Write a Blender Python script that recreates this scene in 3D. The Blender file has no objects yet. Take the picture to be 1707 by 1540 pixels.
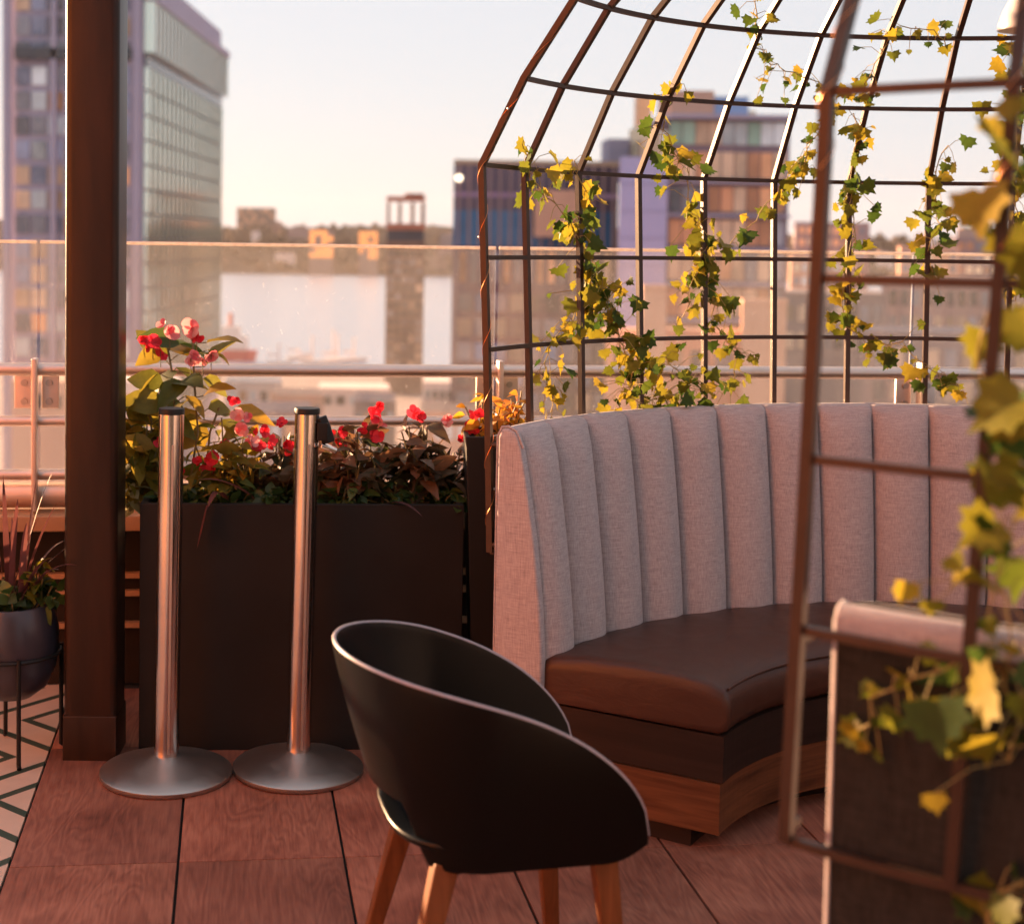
import bpy, bmesh, math, random
from mathutils import Vector, Matrix, noise
R = math.radians
sc = bpy.context.scene
col = sc.collection
random.seed(7)

# ------------------------------------------------------------------ camera model (photo pixels 1707 x 1540)
F = 2400.0; PXC = 640.0; H = 1.5; PITCH = R(3.0); ROLL = 0.014
PYC = 400.0 + F*math.tan(PITCH)
fwd = Vector((0, math.cos(PITCH), -math.sin(PITCH)))
u0 = Vector((0, math.sin(PITCH), math.cos(PITCH))); r0 = Vector((1, 0, 0))
cr = r0*math.cos(ROLL) + u0*math.sin(ROLL)
cu = u0*math.cos(ROLL) - r0*math.sin(ROLL)
CAM = Vector((0, 0, H))
def ray(x, y): return fwd + cr*((x-PXC)/F) - cu*((y-PYC)/F)
def atY(x, y, Y):
    d = ray(x, y); return CAM + d*(Y/d.y)
def onH(x, y, h=0.0):
    d = ray(x, y); return CAM + d*((h-H)/d.z)
def proj(p):
    v = Vector(p)-CAM; z = v.dot(fwd)
    return PXC + F*v.dot(cr)/z, PYC - F*v.dot(cu)/z

cd = bpy.data.cameras.new('camera'); cam = bpy.data.objects.new('camera', cd); col.objects.link(cam)
m = Matrix((cr, cu, -fwd)).transposed().to_4x4(); m.translation = CAM
cam.matrix_world = m
cd.sensor_width = 36; cd.lens = 36*F/1707
cd.shift_x = (853.5-PXC)/1707; cd.shift_y = (PYC-770)/1707
cd.clip_start = 0.05; cd.clip_end = 20000
cd.dof.use_dof = True; cd.dof.focus_distance = 3.9; cd.dof.aperture_fstop = 2.6; cd.dof.aperture_blades = 0
sc.camera = cam

# ------------------------------------------------------------------ light
SUN_AZ = R(48); SUN_EL = R(9.0)      # left of the view direction, low
sun_dir = Vector((-math.sin(SUN_AZ)*math.cos(SUN_EL), math.cos(SUN_AZ)*math.cos(SUN_EL), math.sin(SUN_EL)))
sl = bpy.data.lights.new('sun', 'SUN'); so = bpy.data.objects.new('sun', sl); col.objects.link(so)
so.rotation_euler = sun_dir.to_track_quat('Z', 'Y').to_euler()
sl.energy = 5.0; sl.angle = R(0.6); sl.color = (1.0, 0.60, 0.32)
w = bpy.data.worlds.new('World'); sc.world = w; w.use_nodes = True
nt = w.node_tree; bg = nt.nodes['Background']
sky = nt.nodes.new('ShaderNodeTexSky'); sky.sky_type = 'NISHITA'; sky.sun_disc = False
sky.sun_elevation = SUN_EL; sky.sun_rotation = -SUN_AZ
sky.altitude = 0; sky.air_density = 1.0; sky.dust_density = 1.0; sky.ozone_density = 1.0
tint = nt.nodes.new('ShaderNodeMix'); tint.data_type = 'RGBA'; tint.blend_type = 'MULTIPLY'
tint.inputs[0].default_value = 1.0; tint.inputs[7].default_value = (1.0, 0.86, 0.82, 1)
hz_ = nt.nodes.new('ShaderNodeMix'); hz_.data_type = 'RGBA'; hz_.inputs[0].default_value = .95; hz_.inputs[7].default_value = (.90, .915, .985, 1)
nt.links.new(sky.outputs[0], tint.inputs[6]); nt.links.new(tint.outputs[2], hz_.inputs[6]); nt.links.new(hz_.outputs[2], bg.inputs[0])
bg.inputs[1].default_value = 0.15
sc.view_settings.view_transform = 'Standard'; sc.view_settings.look = 'None'
sc.view_settings.gamma = 1; sc.view_settings.use_curve_mapping = False
sc.view_settings.exposure = 2.42
sc.cycles.max_bounces = 10; sc.cycles.transparent_max_bounces = 24
try: sc.cycles.use_denoising = True
except Exception: pass

# ------------------------------------------------------------------ materials
class NT:
    def __init__(s, name):
        s.m = bpy.data.materials.new(name); s.m.use_nodes = True; s.t = s.m.node_tree
        s.p = s.t.nodes['Principled BSDF']; s.out = s.t.nodes['Material Output']
    def n(s, typ, **kw):
        nd = s.t.nodes.new('ShaderNode'+typ)
        for k, v in kw.items():
            if k.startswith('i_'):
                key = k[2:]; key = int(key) if key.isdigit() else key.replace('_', ' ')
                nd.inputs[key].default_value = v
            else: setattr(nd, k, v)
        return nd
    def l(s, a, b): s.t.links.new(a, b)
    def math(s, op, a, b=None, c=None, clamp=False):
        nd = s.n('Math', operation=op, use_clamp=clamp)
        for i, v in enumerate((a, b, c)):
            if v is None: continue
            if hasattr(v, 'is_linked') or hasattr(v, 'links'): s.l(v, nd.inputs[i])
            else: nd.inputs[i].default_value = v
        return nd.outputs[0]
    def mix(s, fac, a, b, blend='MIX'):
        nd = s.n('Mix', data_type='RGBA', blend_type=blend)
        for i, v in ((0, fac), (6, a), (7, b)):
            if hasattr(v, 'links'): s.l(v, nd.inputs[i])
            elif i == 0: nd.inputs[i].default_value = v
            else: nd.inputs[i].default_value = (*v, 1)
        return nd.outputs[2]
    def coord(s, scale=(1, 1, 1), rot=(0, 0, 0), kind='Object'):
        tc = s.n('TexCoord'); mp = s.n('Mapping'); mp.inputs['Scale'].default_value = scale; mp.inputs['Rotation'].default_value = rot
        s.l(tc.outputs[kind], mp.inputs[0]); return mp.outputs[0]
    def noise(s, vec, scale, detail=4, rough=.55, dist=0):
        nd = s.n('TexNoise'); nd.inputs['Scale'].default_value = scale; nd.inputs['Detail'].default_value = detail
        nd.inputs['Roughness'].default_value = rough; nd.inputs['Distortion'].default_value = dist
        s.l(vec, nd.inputs['Vector']); return nd.outputs['Fac']
    def ramp(s, fac, stops):
        nd = s.n('ValToRGB'); e = nd.color_ramp.elements
        while len(e) > len(stops): e.remove(e[-1])
        while len(e) < len(stops): e.new(1)
        for el, (p, c) in zip(e, stops): el.position = p; el.color = (*c, 1) if len(c) == 3 else c
        s.l(fac, nd.inputs[0]); return nd.outputs[0]
    def bump(s, h, strength=.3, dist=.002):
        b = s.n('Bump'); b.inputs['Strength'].default_value = strength; b.inputs['Distance'].default_value = dist
        s.l(h, b.inputs['Height']); s.l(b.outputs[0], s.p.inputs['Normal'])
    def base(s, c):
        if hasattr(c, 'links'): s.l(c, s.p.inputs['Base Color'])
        else: s.p.inputs['Base Color'].default_value = (*c, 1)

def sc_(c, k): return tuple(min(1, x*k) for x in c)
def plain(name, c, rough=.6, metal=0., var=.25, scale=6., bump=0., spec=.5, stretch=(1, 1, 1)):
    t = NT(name); v = t.coord(stretch); n = t.noise(v, scale)
    t.base(t.mix(n, sc_(c, 1-var), sc_(c, 1+var)))
    t.p.inputs['Roughness'].default_value = rough; t.p.inputs['Metallic'].default_value = metal
    t.p.inputs['Specular IOR Level'].default_value = spec
    if bump: t.bump(n, bump)
    return t.m
def emit(name, c, s):
    t = NT(name); t.base(c); t.p.inputs['Emission Color'].default_value = (*c, 1); t.p.inputs['Emission Strength'].default_value = s
    return t.m

M = {}
def fabric():
    t = NT('linen_fabric')
    a = t.noise(t.coord((520, 520, 26)), 1.0, 3, .6); b = t.noise(t.coord((30, 30, 640)), 1.0, 3, .6)
    f = t.math('ADD', t.math('MULTIPLY', a, .5), t.math('MULTIPLY', b, .5))
    big = t.noise(t.coord(), 5, 2)
    c = t.ramp(f, [(.33, (.24, .205, .215)), (.5, (.40, .345, .355)), (.67, (.56, .495, .505))])
    c = t.mix(t.math('MULTIPLY', big, .25), c, (.36, .31, .325))
    t.base(c); t.p.inputs['Roughness'].default_value = .9; t.p.inputs['Specular IOR Level'].default_value = .2
    t.p.inputs['Sheen Weight'].default_value = .15
    t.bump(f, .35, .001); return t.m
M['fabric'] = fabric()
def dark_fabric():
    t = NT('dark_outer_fabric'); a = t.noise(t.coord((420, 420, 24)), 1.0, 3, .6); b = t.noise(t.coord((30, 30, 500)), 1.0, 3, .6)
    f = t.math('MULTIPLY', t.math('ADD', a, b), .5)
    t.base(t.ramp(f, [(.35, (.015, .0135, .0125)), (.65, (.045, .041, .037))])); t.p.inputs['Specular IOR Level'].default_value = .08; t.p.inputs['Roughness'].default_value = .9; t.bump(f, .3, .001); return t.m
M['fabric_dark'] = dark_fabric()
def leather():
    t = NT('brown_leather'); n = t.noise(t.coord(), 160, 4); w2 = t.noise(t.coord((1, 1, 3)), 7, 3, .6, 1.5)
    t.base(t.mix(w2, (.042, .017, .012), (.075, .032, .021)))
    r = t.ramp(w2, [(.3, (.34,)*3), (.7, (.46,)*3)]); t.l(r, t.p.inputs['Roughness']); t.p.inputs['Specular IOR Level'].default_value = .3
    h = t.math('ADD', t.math('MULTIPLY', n, .25), t.math('MULTIPLY', w2, 1.6)); t.bump(h, .16, .005); return t.m
M['leather'] = leather()
def wood(name, c1, c2, sx=(3, 3, 40), rough=.5, scale=1.0, bump=.15):
    t = NT(name); v = t.coord(sx); n = t.noise(v, scale, 6, .6, .8)
    t.base(t.ramp(n, [(.3, c1), (.7, c2)])); t.p.inputs['Roughness'].default_value = rough; t.p.inputs['Specular IOR Level'].default_value = .2; t.bump(n, bump, .001); return t.m
M['wood_panel'] = wood('panel_wood', (.07, .024, .011), (.17, .062, .026), (3, 3, 46))
M['wood_dark'] = wood('dark_panel_wood', (.016, .008, .006), (.03, .015, .011), (2, 2, 30), .6)
M['wood_leg'] = wood('oak_leg', (.12, .043, .017), (.22, .085, .034), (40, 40, 3))
def floor_mat():
    t = NT('wood_look_tile')
    g = t.n('NewGeometry'); rnd = g.outputs['Random Per Island']
    tc = t.n('TexCoord'); mp = t.n('Mapping'); mp.inputs['Rotation'].default_value = (0, 0, -R(6.06))
    t.l(tc.outputs['Object'], mp.inputs[0])
    off = t.n('CombineXYZ'); t.l(t.math('MULTIPLY', rnd, 37.), off.inputs[0]); t.l(t.math('MULTIPLY', rnd, 91.), off.inputs[1])
    add = t.n('VectorMath', operation='ADD'); t.l(mp.outputs[0], add.inputs[0]); t.l(off.outputs[0], add.inputs[1])
    s1 = t.n('VectorMath', operation='MULTIPLY'); t.l(add.outputs[0], s1.inputs[0]); s1.inputs[1].default_value = (4.5, 1.0, 1)
    big = t.noise(s1.outputs[0], 1.3, 3, .5, .6)
    ring = t.math('FRACT', t.math('MULTIPLY', big, 16.))
    ring = t.math('ABSOLUTE', t.math('SUBTRACT', t.math('MULTIPLY', ring, 2.), 1.))
    s2 = t.n('VectorMath', operation='MULTIPLY'); t.l(add.outputs[0], s2.inputs[0]); s2.inputs[1].default_value = (90, 5, 1)
    fine = t.noise(s2.outputs[0], 1.5, 5, .65)
    cloud = t.noise(add.outputs[0], 3.2, 3, .6)
    f = t.math('ADD', t.math('MULTIPLY', ring, .11), t.math('MULTIPLY', fine, .50)); f = t.math('ADD', f, t.math('MULTIPLY', cloud, .62))
    c = t.ramp(f, [(.34, (.10, .036, .025)), (.58, (.26, .096, .063)), (.85, (.44, .185, .12))])
    c = t.mix(t.math('MULTIPLY', rnd, .35), c, (.085, .042, .036))
    t.base(c); t.l(t.ramp(cloud, [(.3, (.40,)*3), (.7, (.6,)*3)]), t.p.inputs['Roughness']); t.p.inputs['Specular IOR Level'].default_value = .22
    t.bump(fine, .12, .001); return t.m
M['floor'] = floor_mat()
M['grout'] = plain('dark_grout', (.012, .010, .009), .9)
def chevron():
    t = NT('chevron_cement_tile')
    tc = t.n('TexCoord'); mp = t.n('Mapping'); mp.inputs['Rotation'].default_value = (0, 0, -R(6.06+0))
    t.l(tc.outputs['Object'], mp.inputs[0]); sp = t.n('SeparateXYZ'); t.l(mp.outputs[0], sp.inputs[0])
    zz = t.math('ABSOLUTE', t.math('SUBTRACT', t.math('FRACT', t.math('DIVIDE', sp.outputs[0], .50)), .5))
    v = t.math('ADD', t.math('DIVIDE', sp.outputs[1], .25), t.math('MULTIPLY', zz, 1.5))
    zv = t.math('MULTIPLY', t.math('ABSOLUTE', t.math('SUBTRACT', t.math('FRACT', t.math('DIVIDE', sp.outputs[1], .64)), .5)), .64)
    v = t.math('DIVIDE', t.math('ADD', sp.outputs[0], zv), .16)
    st = t.math('LESS_THAN', t.math('FRACT', v), .24)
    n = t.noise(t.coord(), 9, 4); cream = t.mix(n, (.50, .34, .25), (.66, .47, .36))
    t.base(t.mix(st, cream, (.035, .055, .035))); t.p.inputs['Roughness'].default_value = .6; return t.m
M['chevron'] = chevron()
def steel(name, c, rough, stretch, amt=.1):
    t = NT(name); n = t.noise(t.coord(stretch), 1.0, 4, .6); sm = t.noise(t.coord(), 11, 4, .6)
    t.base(t.mix(sm, sc_(c, .85), sc_(c, 1.1))); t.p.inputs['Metallic'].default_value = 1
    rr = t.math('ADD', t.math('MULTIPLY', n, amt), t.math('MULTIPLY', sm, .10)); t.l(t.math('ADD', rr, rough-.1), t.p.inputs['Roughness'])
    t.bump(n, .05, .0005); return t.m
M['steel'] = steel('brushed_steel', (.66, .60, .57), .17, (6, 6, 400))
M['steel_base'] = steel('worn_steel', (.50, .44, .41), .36, (60, 60, 60), .2)
M['rail'] = steel('satin_rail_metal', (.72, .60, .55), .42, (2, 200, 200), .15)
M['ledge'] = steel('dull_ledge_metal', (.78, .66, .60), .4, (2, 60, 60), .2)
M['black_plastic'] = plain('black_moulded_plastic', (.0030, .0034, .0038), .32, var=.1, scale=200, bump=.02, spec=.22)
M['black'] = plain('matte_black', (.010, .009, .009), .5, var=.2, spec=.25)
M['cage'] = plain('dark_bronze_metal', (.046, .024, .017), .42, .2, .35, 30, .1, .35)
def rust():
    t = NT('brown_painted_steel'); n = t.noise(t.coord((9, 9, 1.2)), 1.5, 5, .6); m2 = t.noise(t.coord(), 40, 3)
    t.base(t.ramp(n, [(.3, (.012, .0055, .0035)), (.7, (.036, .0145, .0075))])); t.p.inputs['Roughness'].default_value = .38; t.p.inputs['Specular IOR Level'].default_value = .3
    t.p.inputs['Metallic'].default_value = .1; t.bump(m2, .08, .001); return t.m
M['column'] = rust()
M['planter'] = plain('charcoal_fibre_cement', (.019, .0165, .0155), .7, var=.45, scale=3.5, bump=.05, spec=.12)
M['soil'] = plain('soil', (.02, .013, .009), .95, var=.5, scale=60, bump=.6)
M['ceramic'] = plain('dark_glazed_ceramic', (.035, .03, .04), .3, var=.5, scale=14, bump=.05)
M['wall_dark'] = plain('dark_cladding', (.018, .013, .011), .6, var=.3, scale=10, spec=.15)
M['slat'] = plain('tan_slat', (.32, .19, .11), .6)
M['copper'] = plain('copper_wire', (.75, .30, .12), .3, .9, .1)
M['lampshade'] = plain('grey_enamel', (.45, .42, .42), .35, var=.05)
M['bulb'] = emit('warm_bulb', (1.0, .62, .3), .3)
M['flower'] = None
def leaf(name, stops, trans=.5, rough=.45, tcol=None, spec=.4):
    t = NT(name); g = t.n('NewGeometry')
    c = t.ramp(g.outputs['Random Per Island'], stops)
    n = t.noise(t.coord(), 55, 3); c2 = t.mix(n, (.62, .62, .62), (1.25, 1.25, 1.25)); c = t.mix(1.0, c, c2, 'MULTIPLY')
    t.base(c); t.p.inputs['Roughness'].default_value = rough; t.p.inputs['Specular IOR Level'].default_value = spec
    tr = t.n('BsdfTranslucent'); tc = t.mix(1.0, c, tcol or (1, 1, 1), 'MULTIPLY'); t.l(tc, tr.inputs[0])
    ms = t.n('MixShader'); ms.inputs[0].default_value = trans; t.l(t.p.outputs[0], ms.inputs[1]); t.l(tr.outputs[0], ms.inputs[2])
    t.l(ms.outputs[0], t.out.inputs[0]); return t.m
M['ivy'] = leaf('ivy_leaf', [(0, (.035, .075, .012)), (.25, (.085, .12, .015)), (.6, (.215, .19, .018)), (1, (.38, .27, .025))], .52, .45, None, .25)
M['begonia'] = leaf('begonia_leaf', [(0, (.07, .10, .02)), (.4, (.24, .20, .025)), (1, (.44, .25, .03))], .58)
M['darkleaf'] = leaf('dark_leaf', [(0, (.04, .05, .018)), (.5, (.12, .075, .035)), (1, (.24, .11, .055))], .45)
M['greenleaf'] = leaf('green_leaf', [(0, (.02, .045, .012)), (.6, (.05, .09, .02)), (1, (.13, .16, .03))], .35)
M['redleaf'] = leaf('cordyline_blade', [(0, (.07, .025, .025)), (.6, (.16, .055, .05)), (1, (.30, .13, .12))], .35)
M['petal'] = leaf('red_petal', [(0, (.55, .012, .02)), (.6, (.75, .03, .06)), (1, (.8, .12, .16))], .5, .5)
M['pink'] = leaf('pink_petal', [(0, (.75, .10, .14)), (.5, (.85, .35, .36)), (1, (.9, .7, .62))], .5, .5)
M['orange_leaf'] = leaf('orange_leaf', [(0, (.5, .22, .02)), (.5, (.6, .34, .03)), (1, (.65, .18, .06))], .55)
M['stem'] = plain('plant_stem', (.14, .10, .03), .6)
M['vinestem'] = plain('vine_stem', (.30, .22, .07), .6)

def dusty_glass():
    t = NT('dusty_glass')
    tr = t.n('BsdfTransparent'); tr.inputs[0].default_value = (.94, .93, .92, 1)
    gl = t.n('BsdfGlossy'); gl.inputs['Roughness'].default_value = .04; gl.inputs[0].default_value = (1, 1, 1, 1)
    du = t.n('BsdfTranslucent'); du.inputs[0].default_value = (.76, .74, .78, 1)
    df = t.n('BsdfDiffuse'); df.inputs[0].default_value = (.74, .72, .76, 1)
    mx = t.n('MixShader'); mx.inputs[0].default_value = .4; t.l(du.outputs[0], mx.inputs[1]); t.l(df.outputs[0], mx.inputs[2])
    v = t.coord(); n1 = t.noise(v, 3.5, 5, .65); n2 = t.noise(v, 130, 2, .5); streak = t.noise(t.coord((9, 9, .8)), 3, 4, .6)
    film = t.math('ADD', t.math('MULTIPLY', n1, .036), t.math('MULTIPLY', streak, .030))
    spk = t.math('MULTIPLY', t.math('GREATER_THAN', n2, .735), .30)
    fac = t.math('ADD', film, spk, clamp=True)
    m1 = t.n('MixShader'); t.l(fac, m1.inputs[0]); t.l(tr.outputs[0], m1.inputs[1]); t.l(mx.outputs[0], m1.inputs[2])
    fr = t.n('Fresnel'); fr.inputs[0].default_value = 1.2
    m2 = t.n('MixShader'); t.l(fr.outputs[0], m2.inputs[0]); t.l(m1.outputs[0], m2.inputs[1]); t.l(gl.outputs[0], m2.inputs[2])
    t.l(m2.outputs[0], t.out.inputs[0]); return t.m
M['glass'] = dusty_glass()

M['glass_edge'] = leaf('polished_glass_edge', [(0, (.80, .72, .66)), (1, (.84, .76, .70))], .45, .25)
# ------------------------------------------------------------------ mesh builder
class MB:
    def __init__(s): s.v = []; s.f = []
    def add(s, vs, fs):
        o = len(s.v); s.v += [Vector(v) for v in vs]; s.f += [tuple(i+o for i in f) for f in fs]; return s
    def box(s, c, sz, rot=None):
        c = Vector(c); hx, hy, hz = sz[0]/2, sz[1]/2, sz[2]/2
        vs = [Vector((x, y, z)) for x in (-hx, hx) for y in (-hy, hy) for z in (-hz, hz)]
        if rot is not None: vs = [rot @ v for v in vs]
        return s.add([c+v for v in vs], [(0, 1, 3, 2), (4, 6, 7, 5), (0, 4, 5, 1), (2, 3, 7, 6), (0, 2, 6, 4), (1, 5, 7, 3)])
    def ring_loft(s, rings, closed=True, cap=True):
        n = len(rings[0]); vs = [p for r in rings for p in r]; fs = []
        for i in range(len(rings)-1):
            for j in range(n if closed else n-1):
                k = (j+1) % n; fs.append((i*n+j, i*n+k, (i+1)*n+k, (i+1)*n+j))
        if cap: fs.append(tuple(range(n-1, -1, -1))); fs.append(tuple((len(rings)-1)*n+j for j in range(n)))
        return s.add(vs, fs)
    def tube(s, pts, r, n=8, phase=0., up=None, flat=None):
        pts = [Vector(p) for p in pts]; rings = []
        ref = Vector(up) if up else None
        for i, p in enumerate(pts):
            t = ((pts[min(i+1, len(pts)-1)]-pts[max(i-1, 0)])).normalized()
            if ref is None or abs(ref.dot(t)) > .99: ref = Vector((0, 0, 1)) if abs(t.z) < .9 else Vector((1, 0, 0))
            a = t.cross(ref).normalized(); b = t.cross(a).normalized()
            if up is None: ref = -b if False else a.cross(t)
            rr = r(i/(len(pts)-1)) if callable(r) else r
            fx, fy = flat or (1, 1)
            rings.append([p + a*(math.cos(2*math.pi*j/n+phase)*rr*fx) + b*(math.sin(2*math.pi*j/n+phase)*rr*fy) for j in range(n)])
        return s.ring_loft(rings)
    def lathe(s, prof, c=(0, 0, 0), n=48):
        c = Vector(c)
        rings = [[c+Vector((r*math.cos(2*math.pi*j/n), r*math.sin(2*math.pi*j/n), z)) for j in range(n)] for r, z in prof]
        return s.ring_loft(rings)
    def build(s, name, mat, parent=None, smooth=False, bevel=0, sharp=None):
        me = bpy.data.meshes.new(name); off = parent_loc(parent)
        me.from_pydata([v-off for v in s.v], [], s.f); me.materials.append(mat); me.update()
        bm = bmesh.new(); bm.from_mesh(me); bmesh.ops.recalc_face_normals(bm, faces=bm.faces)
        if bevel: bmesh.ops.bevel(bm, geom=[e for e in bm.edges if len(e.link_faces) == 2 and e.calc_face_angle(0) > .5], offset=bevel, segments=3, profile=.6, affect='EDGES')
        bm.to_mesh(me); bm.free()
        if smooth or bevel:
            me.polygons.foreach_set('use_smooth', [True]*len(me.polygons))
            me.set_sharp_from_angle(angle=R(sharp or 40))
        o = bpy.data.objects.new(name, me); col.objects.link(o)
        if parent: o.parent = parent
        return o
def parent_loc(p):
    v = Vector((0, 0, 0))
    while p: v = v + p.location; p = p.parent
    return v
def tag(o, label, cat, group=None, kind=None):
    if label: o['label'] = label
    if cat: o['category'] = cat
    if group: o['group'] = group
    if kind: o['kind'] = kind
    return o
def thing(name, label, cat, loc=(0, 0, 0), group=None):
    o = bpy.data.objects.new(name, None); o.empty_display_size = .1; col.objects.link(o); o.location = loc
    return tag(o, label, cat, group)
def copy_tree(o, parent=None):
    c = o.copy(); col.objects.link(c)
    if parent: c.parent = parent
    for ch in list(o.children): copy_tree(ch, c)
    return c
def struct(o): o['kind'] = 'structure'; return o

# ------------------------------------------------------------------ terrace frame
TH = R(6.06); U = Vector((math.cos(TH), math.sin(TH), 0)); V = Vector((-math.sin(TH), math.cos(TH), 0))
ROTZ = Matrix.Rotation(TH, 3, 'Z')
def uv(a, b, z=0): return U*a + V*b + Vector((0, 0, z))
j0 = onH(297, 1437); JU = j0.dot(U); JV = j0.dot(V)
RV = atY(640, 500, 4.85).dot(V)                     # railing plane, v coordinate
def onRail(x, y, dv=0):
    d = ray(x, y); return CAM + d*(((RV+dv) - CAM.dot(V))/d.dot(V))
def uz(p): return p.dot(U), p.z

# floor: slab + tiles
TW, TL = .40, .80; LEFT = JU-TW
mb = MB(); mb.box(uv(1.5, 1.6, -.06), (11, 7.4, .10), ROTZ); struct(mb.build('terrace_slab', M['grout']))
mb = MB()
for i in range(-1, 12):
    for j in range(-4, 4):
        b0 = JV + j*TL; b1 = b0+TL; a0 = JU+i*TW; a1 = a0+TW; g = .0028 if False else .0035
        b0 = b0+.0015; b1 = b1-.0015
        if b0 > RV-.05: continue
        b1 = min(b1, RV-.05)
        mb.box(uv((a0+a1)/2, (b0+b1)/2, -.005), (a1-a0-2*g, b1-b0, .012), ROTZ)
struct(mb.build('floor', M['floor'], bevel=.0012))
mb = MB(); mb.box(uv(LEFT-2.0, 1.6, -.006), (3.994, 7.0, .012), ROTZ); struct(mb.build('patterned_floor', M['chevron']))

# parapet wall
yz = lambda y, dv=0: onRail(640, y, dv).z
pw = thing('parapet_wall', 'low dark slatted parapet with a pale metal curb along the terrace edge', 'wall', uv(0, RV, 0))
UL, UR = -4.5, 5.5; UM = (UL+UR)/2; UW = UR-UL
mb = MB(); mb.box(uv(UM, RV+.06, .27), (UW, .10, .54), ROTZ); mb.build('wall_panel', M['wall_dark'], pw)
mb = MB(); mb.box(uv(UM, RV+.0, .567), (UW, .24, .05), ROTZ); mb.build('ledge_board', M['slat'], pw, bevel=.004)
mb = MB(); mb.tube([uv(UL, RV+.02, .645), uv(UR, RV+.02, .645)], .05, 20); mb.build('curb_roll', M['ledge'], pw, smooth=True)
for zz in (.372, .312, .205):
    mb = MB(); mb.box(uv(UM, RV-.005, zz), (UW, .026, .018), ROTZ); mb.build('slat', M['slat'], pw)
# railing
rl = thing('railing', 'metal railing with three horizontal tubes and dusty glass windscreen panels', 'railing', uv(0, RV, .62))
hz = onRail(640, 617).z
for y, r, nm in ((618, .0215, 'handrail'), (702, .018, 'tube_rail'), (789, .018, 'tube_rail')):
    z = onRail(640, y, -.03).z
    mb = MB(); mb.tube([uv(UL, RV-.03, z), uv(UR, RV-.03, z)], r, 20); mb.build(nm, M['rail'], rl, smooth=True)
ZG = onRail(640, 413, .03).z
pu = [onRail(62, 620).dot(U), onRail(828, 640).dot(U), onRail(1524, 640).dot(U)]
posts = [pu[0]-1.55, *pu, pu[2]+1.55, pu[2]+3.0]
for a, b in zip(posts[:-1], posts[1:]):
    mb = MB(); mb.box(uv((a+b)/2, RV+.03, (.66+ZG)/2), (b-a-.012, .010, ZG-.66), ROTZ)
    gp_ = mb.build('glass_panel', M['glass'], rl, bevel=.0012)
    mb = MB(); mb.tube([uv(a+.006, RV+.03, ZG+.004), uv(b-.006, RV+.03, ZG+.004)], .0058, 10); mb.build('polished_edge', M['glass_edge'], gp_, smooth=True)
for k, a in enumerate(posts[:5]):
    zt = onRail(62, 597, -.05).z
    mb = MB(); mb.box(uv(a, RV-.055, (.60+zt)/2), (.017, .05, zt-.60), ROTZ); p = mb.build('post', M['rail'], rl, bevel=.003)
    zc = onRail(62, 654, -.02).z
    for sx in (-1, 1):
        mb = MB(); mb.box(uv(a+sx*.044, RV-.006, zc), (.056, .010, .108), ROTZ); q = mb.build('clamp_plate', M['rail'], p, bevel=.002)
        for sz in (-1, 1):
            mb = MB()
            c = uv(a+sx*.040, RV-.011, zc+sz*.031)
            mb.tube([c, c-V*.010], .011, 12); mb.build('bolt', M['steel_base'], p, smooth=True)

# steel column
cb = onH(149, 1268); cw = .152
ct = thing('steel_column', 'square brown steel column beside the plant pot', 'column', (cb.x, cb.y+cw/2, 0))
mb = MB(); mb.box((cb.x, cb.y+cw/2, 1.9), (cw, cw, 3.8), None); mb.build('shaft', M['column'], ct, bevel=.022)
mb = MB(); mb.box((cb.x, cb.y+cw/2, .05), (cw+.002, cw+.002, .16)); mb.build('base_sleeve', M['column'], ct, bevel=.004)

# long planter
pa = onH(231, 1251); pb = onH(767, 1249)
du = (pb-pa).normalized(); dn = Vector((-du.y, du.x, 0)); L = (pb-pa).length
rot = Matrix((du, dn, Vector((0, 0, 1)))).transposed()
zt = atY(500, 843, pa.y).z
D = .36; pc = (pa+pb)/2 + dn*D/2
pl = thing('planter_box', 'long charcoal planter box behind the two steel stanchions', 'planter', (pc.x, pc.y, 0))
mb = MB(); tk = .022
for (c, s_) in (((0, -D/2+tk/2), (L, tk)), ((0, D/2-tk/2), (L, tk)), ((-L/2+tk/2, 0), (tk, D-2*tk)), ((L/2-tk/2, 0), (tk, D-2*tk))):
    mb.box(pc + rot @ Vector((c[0], c[1], zt/2)), (s_[0], s_[1], zt), rot)
mb.build('box_wall', M['planter'], pl, bevel=.003)
mb = MB(); mb.box(pc+Vector((0, 0, zt-.06)), (L-2*tk, D-2*tk, .04), rot); mb.build('soil', M['soil'], pl)
def plw(a, b, z): return pc + rot @ Vector((a, b, 0)) + Vector((0, 0, z))     # planter coordinates

# tall dark planter behind the booth
tc0 = atY(818, 728, 4.15)
tp = thing('tall_planter', 'tall black planter wedged between the long planter and the curved banquette', 'planter', (.345, 4.30, 0))
mb = MB()
tw = .10
mb.ring_loft([[(.345-tw*k, 4.30-.12*k, z), (.345+tw*k, 4.30-.12*k, z), (.345+tw*k, 4.30+.12*k, z), (.345-tw*k, 4.30+.12*k, z)] for z, k in ((0, .62), (.93, 1.0), (.93, .88), (.88, .88))])
mb.build('box_wall', M['black'], tp, bevel=.004)
mb = MB(); mb.box((.345, 4.30, .885), (.17, .20, .03)); mb.build('soil', M['soil'], tp)

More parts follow.
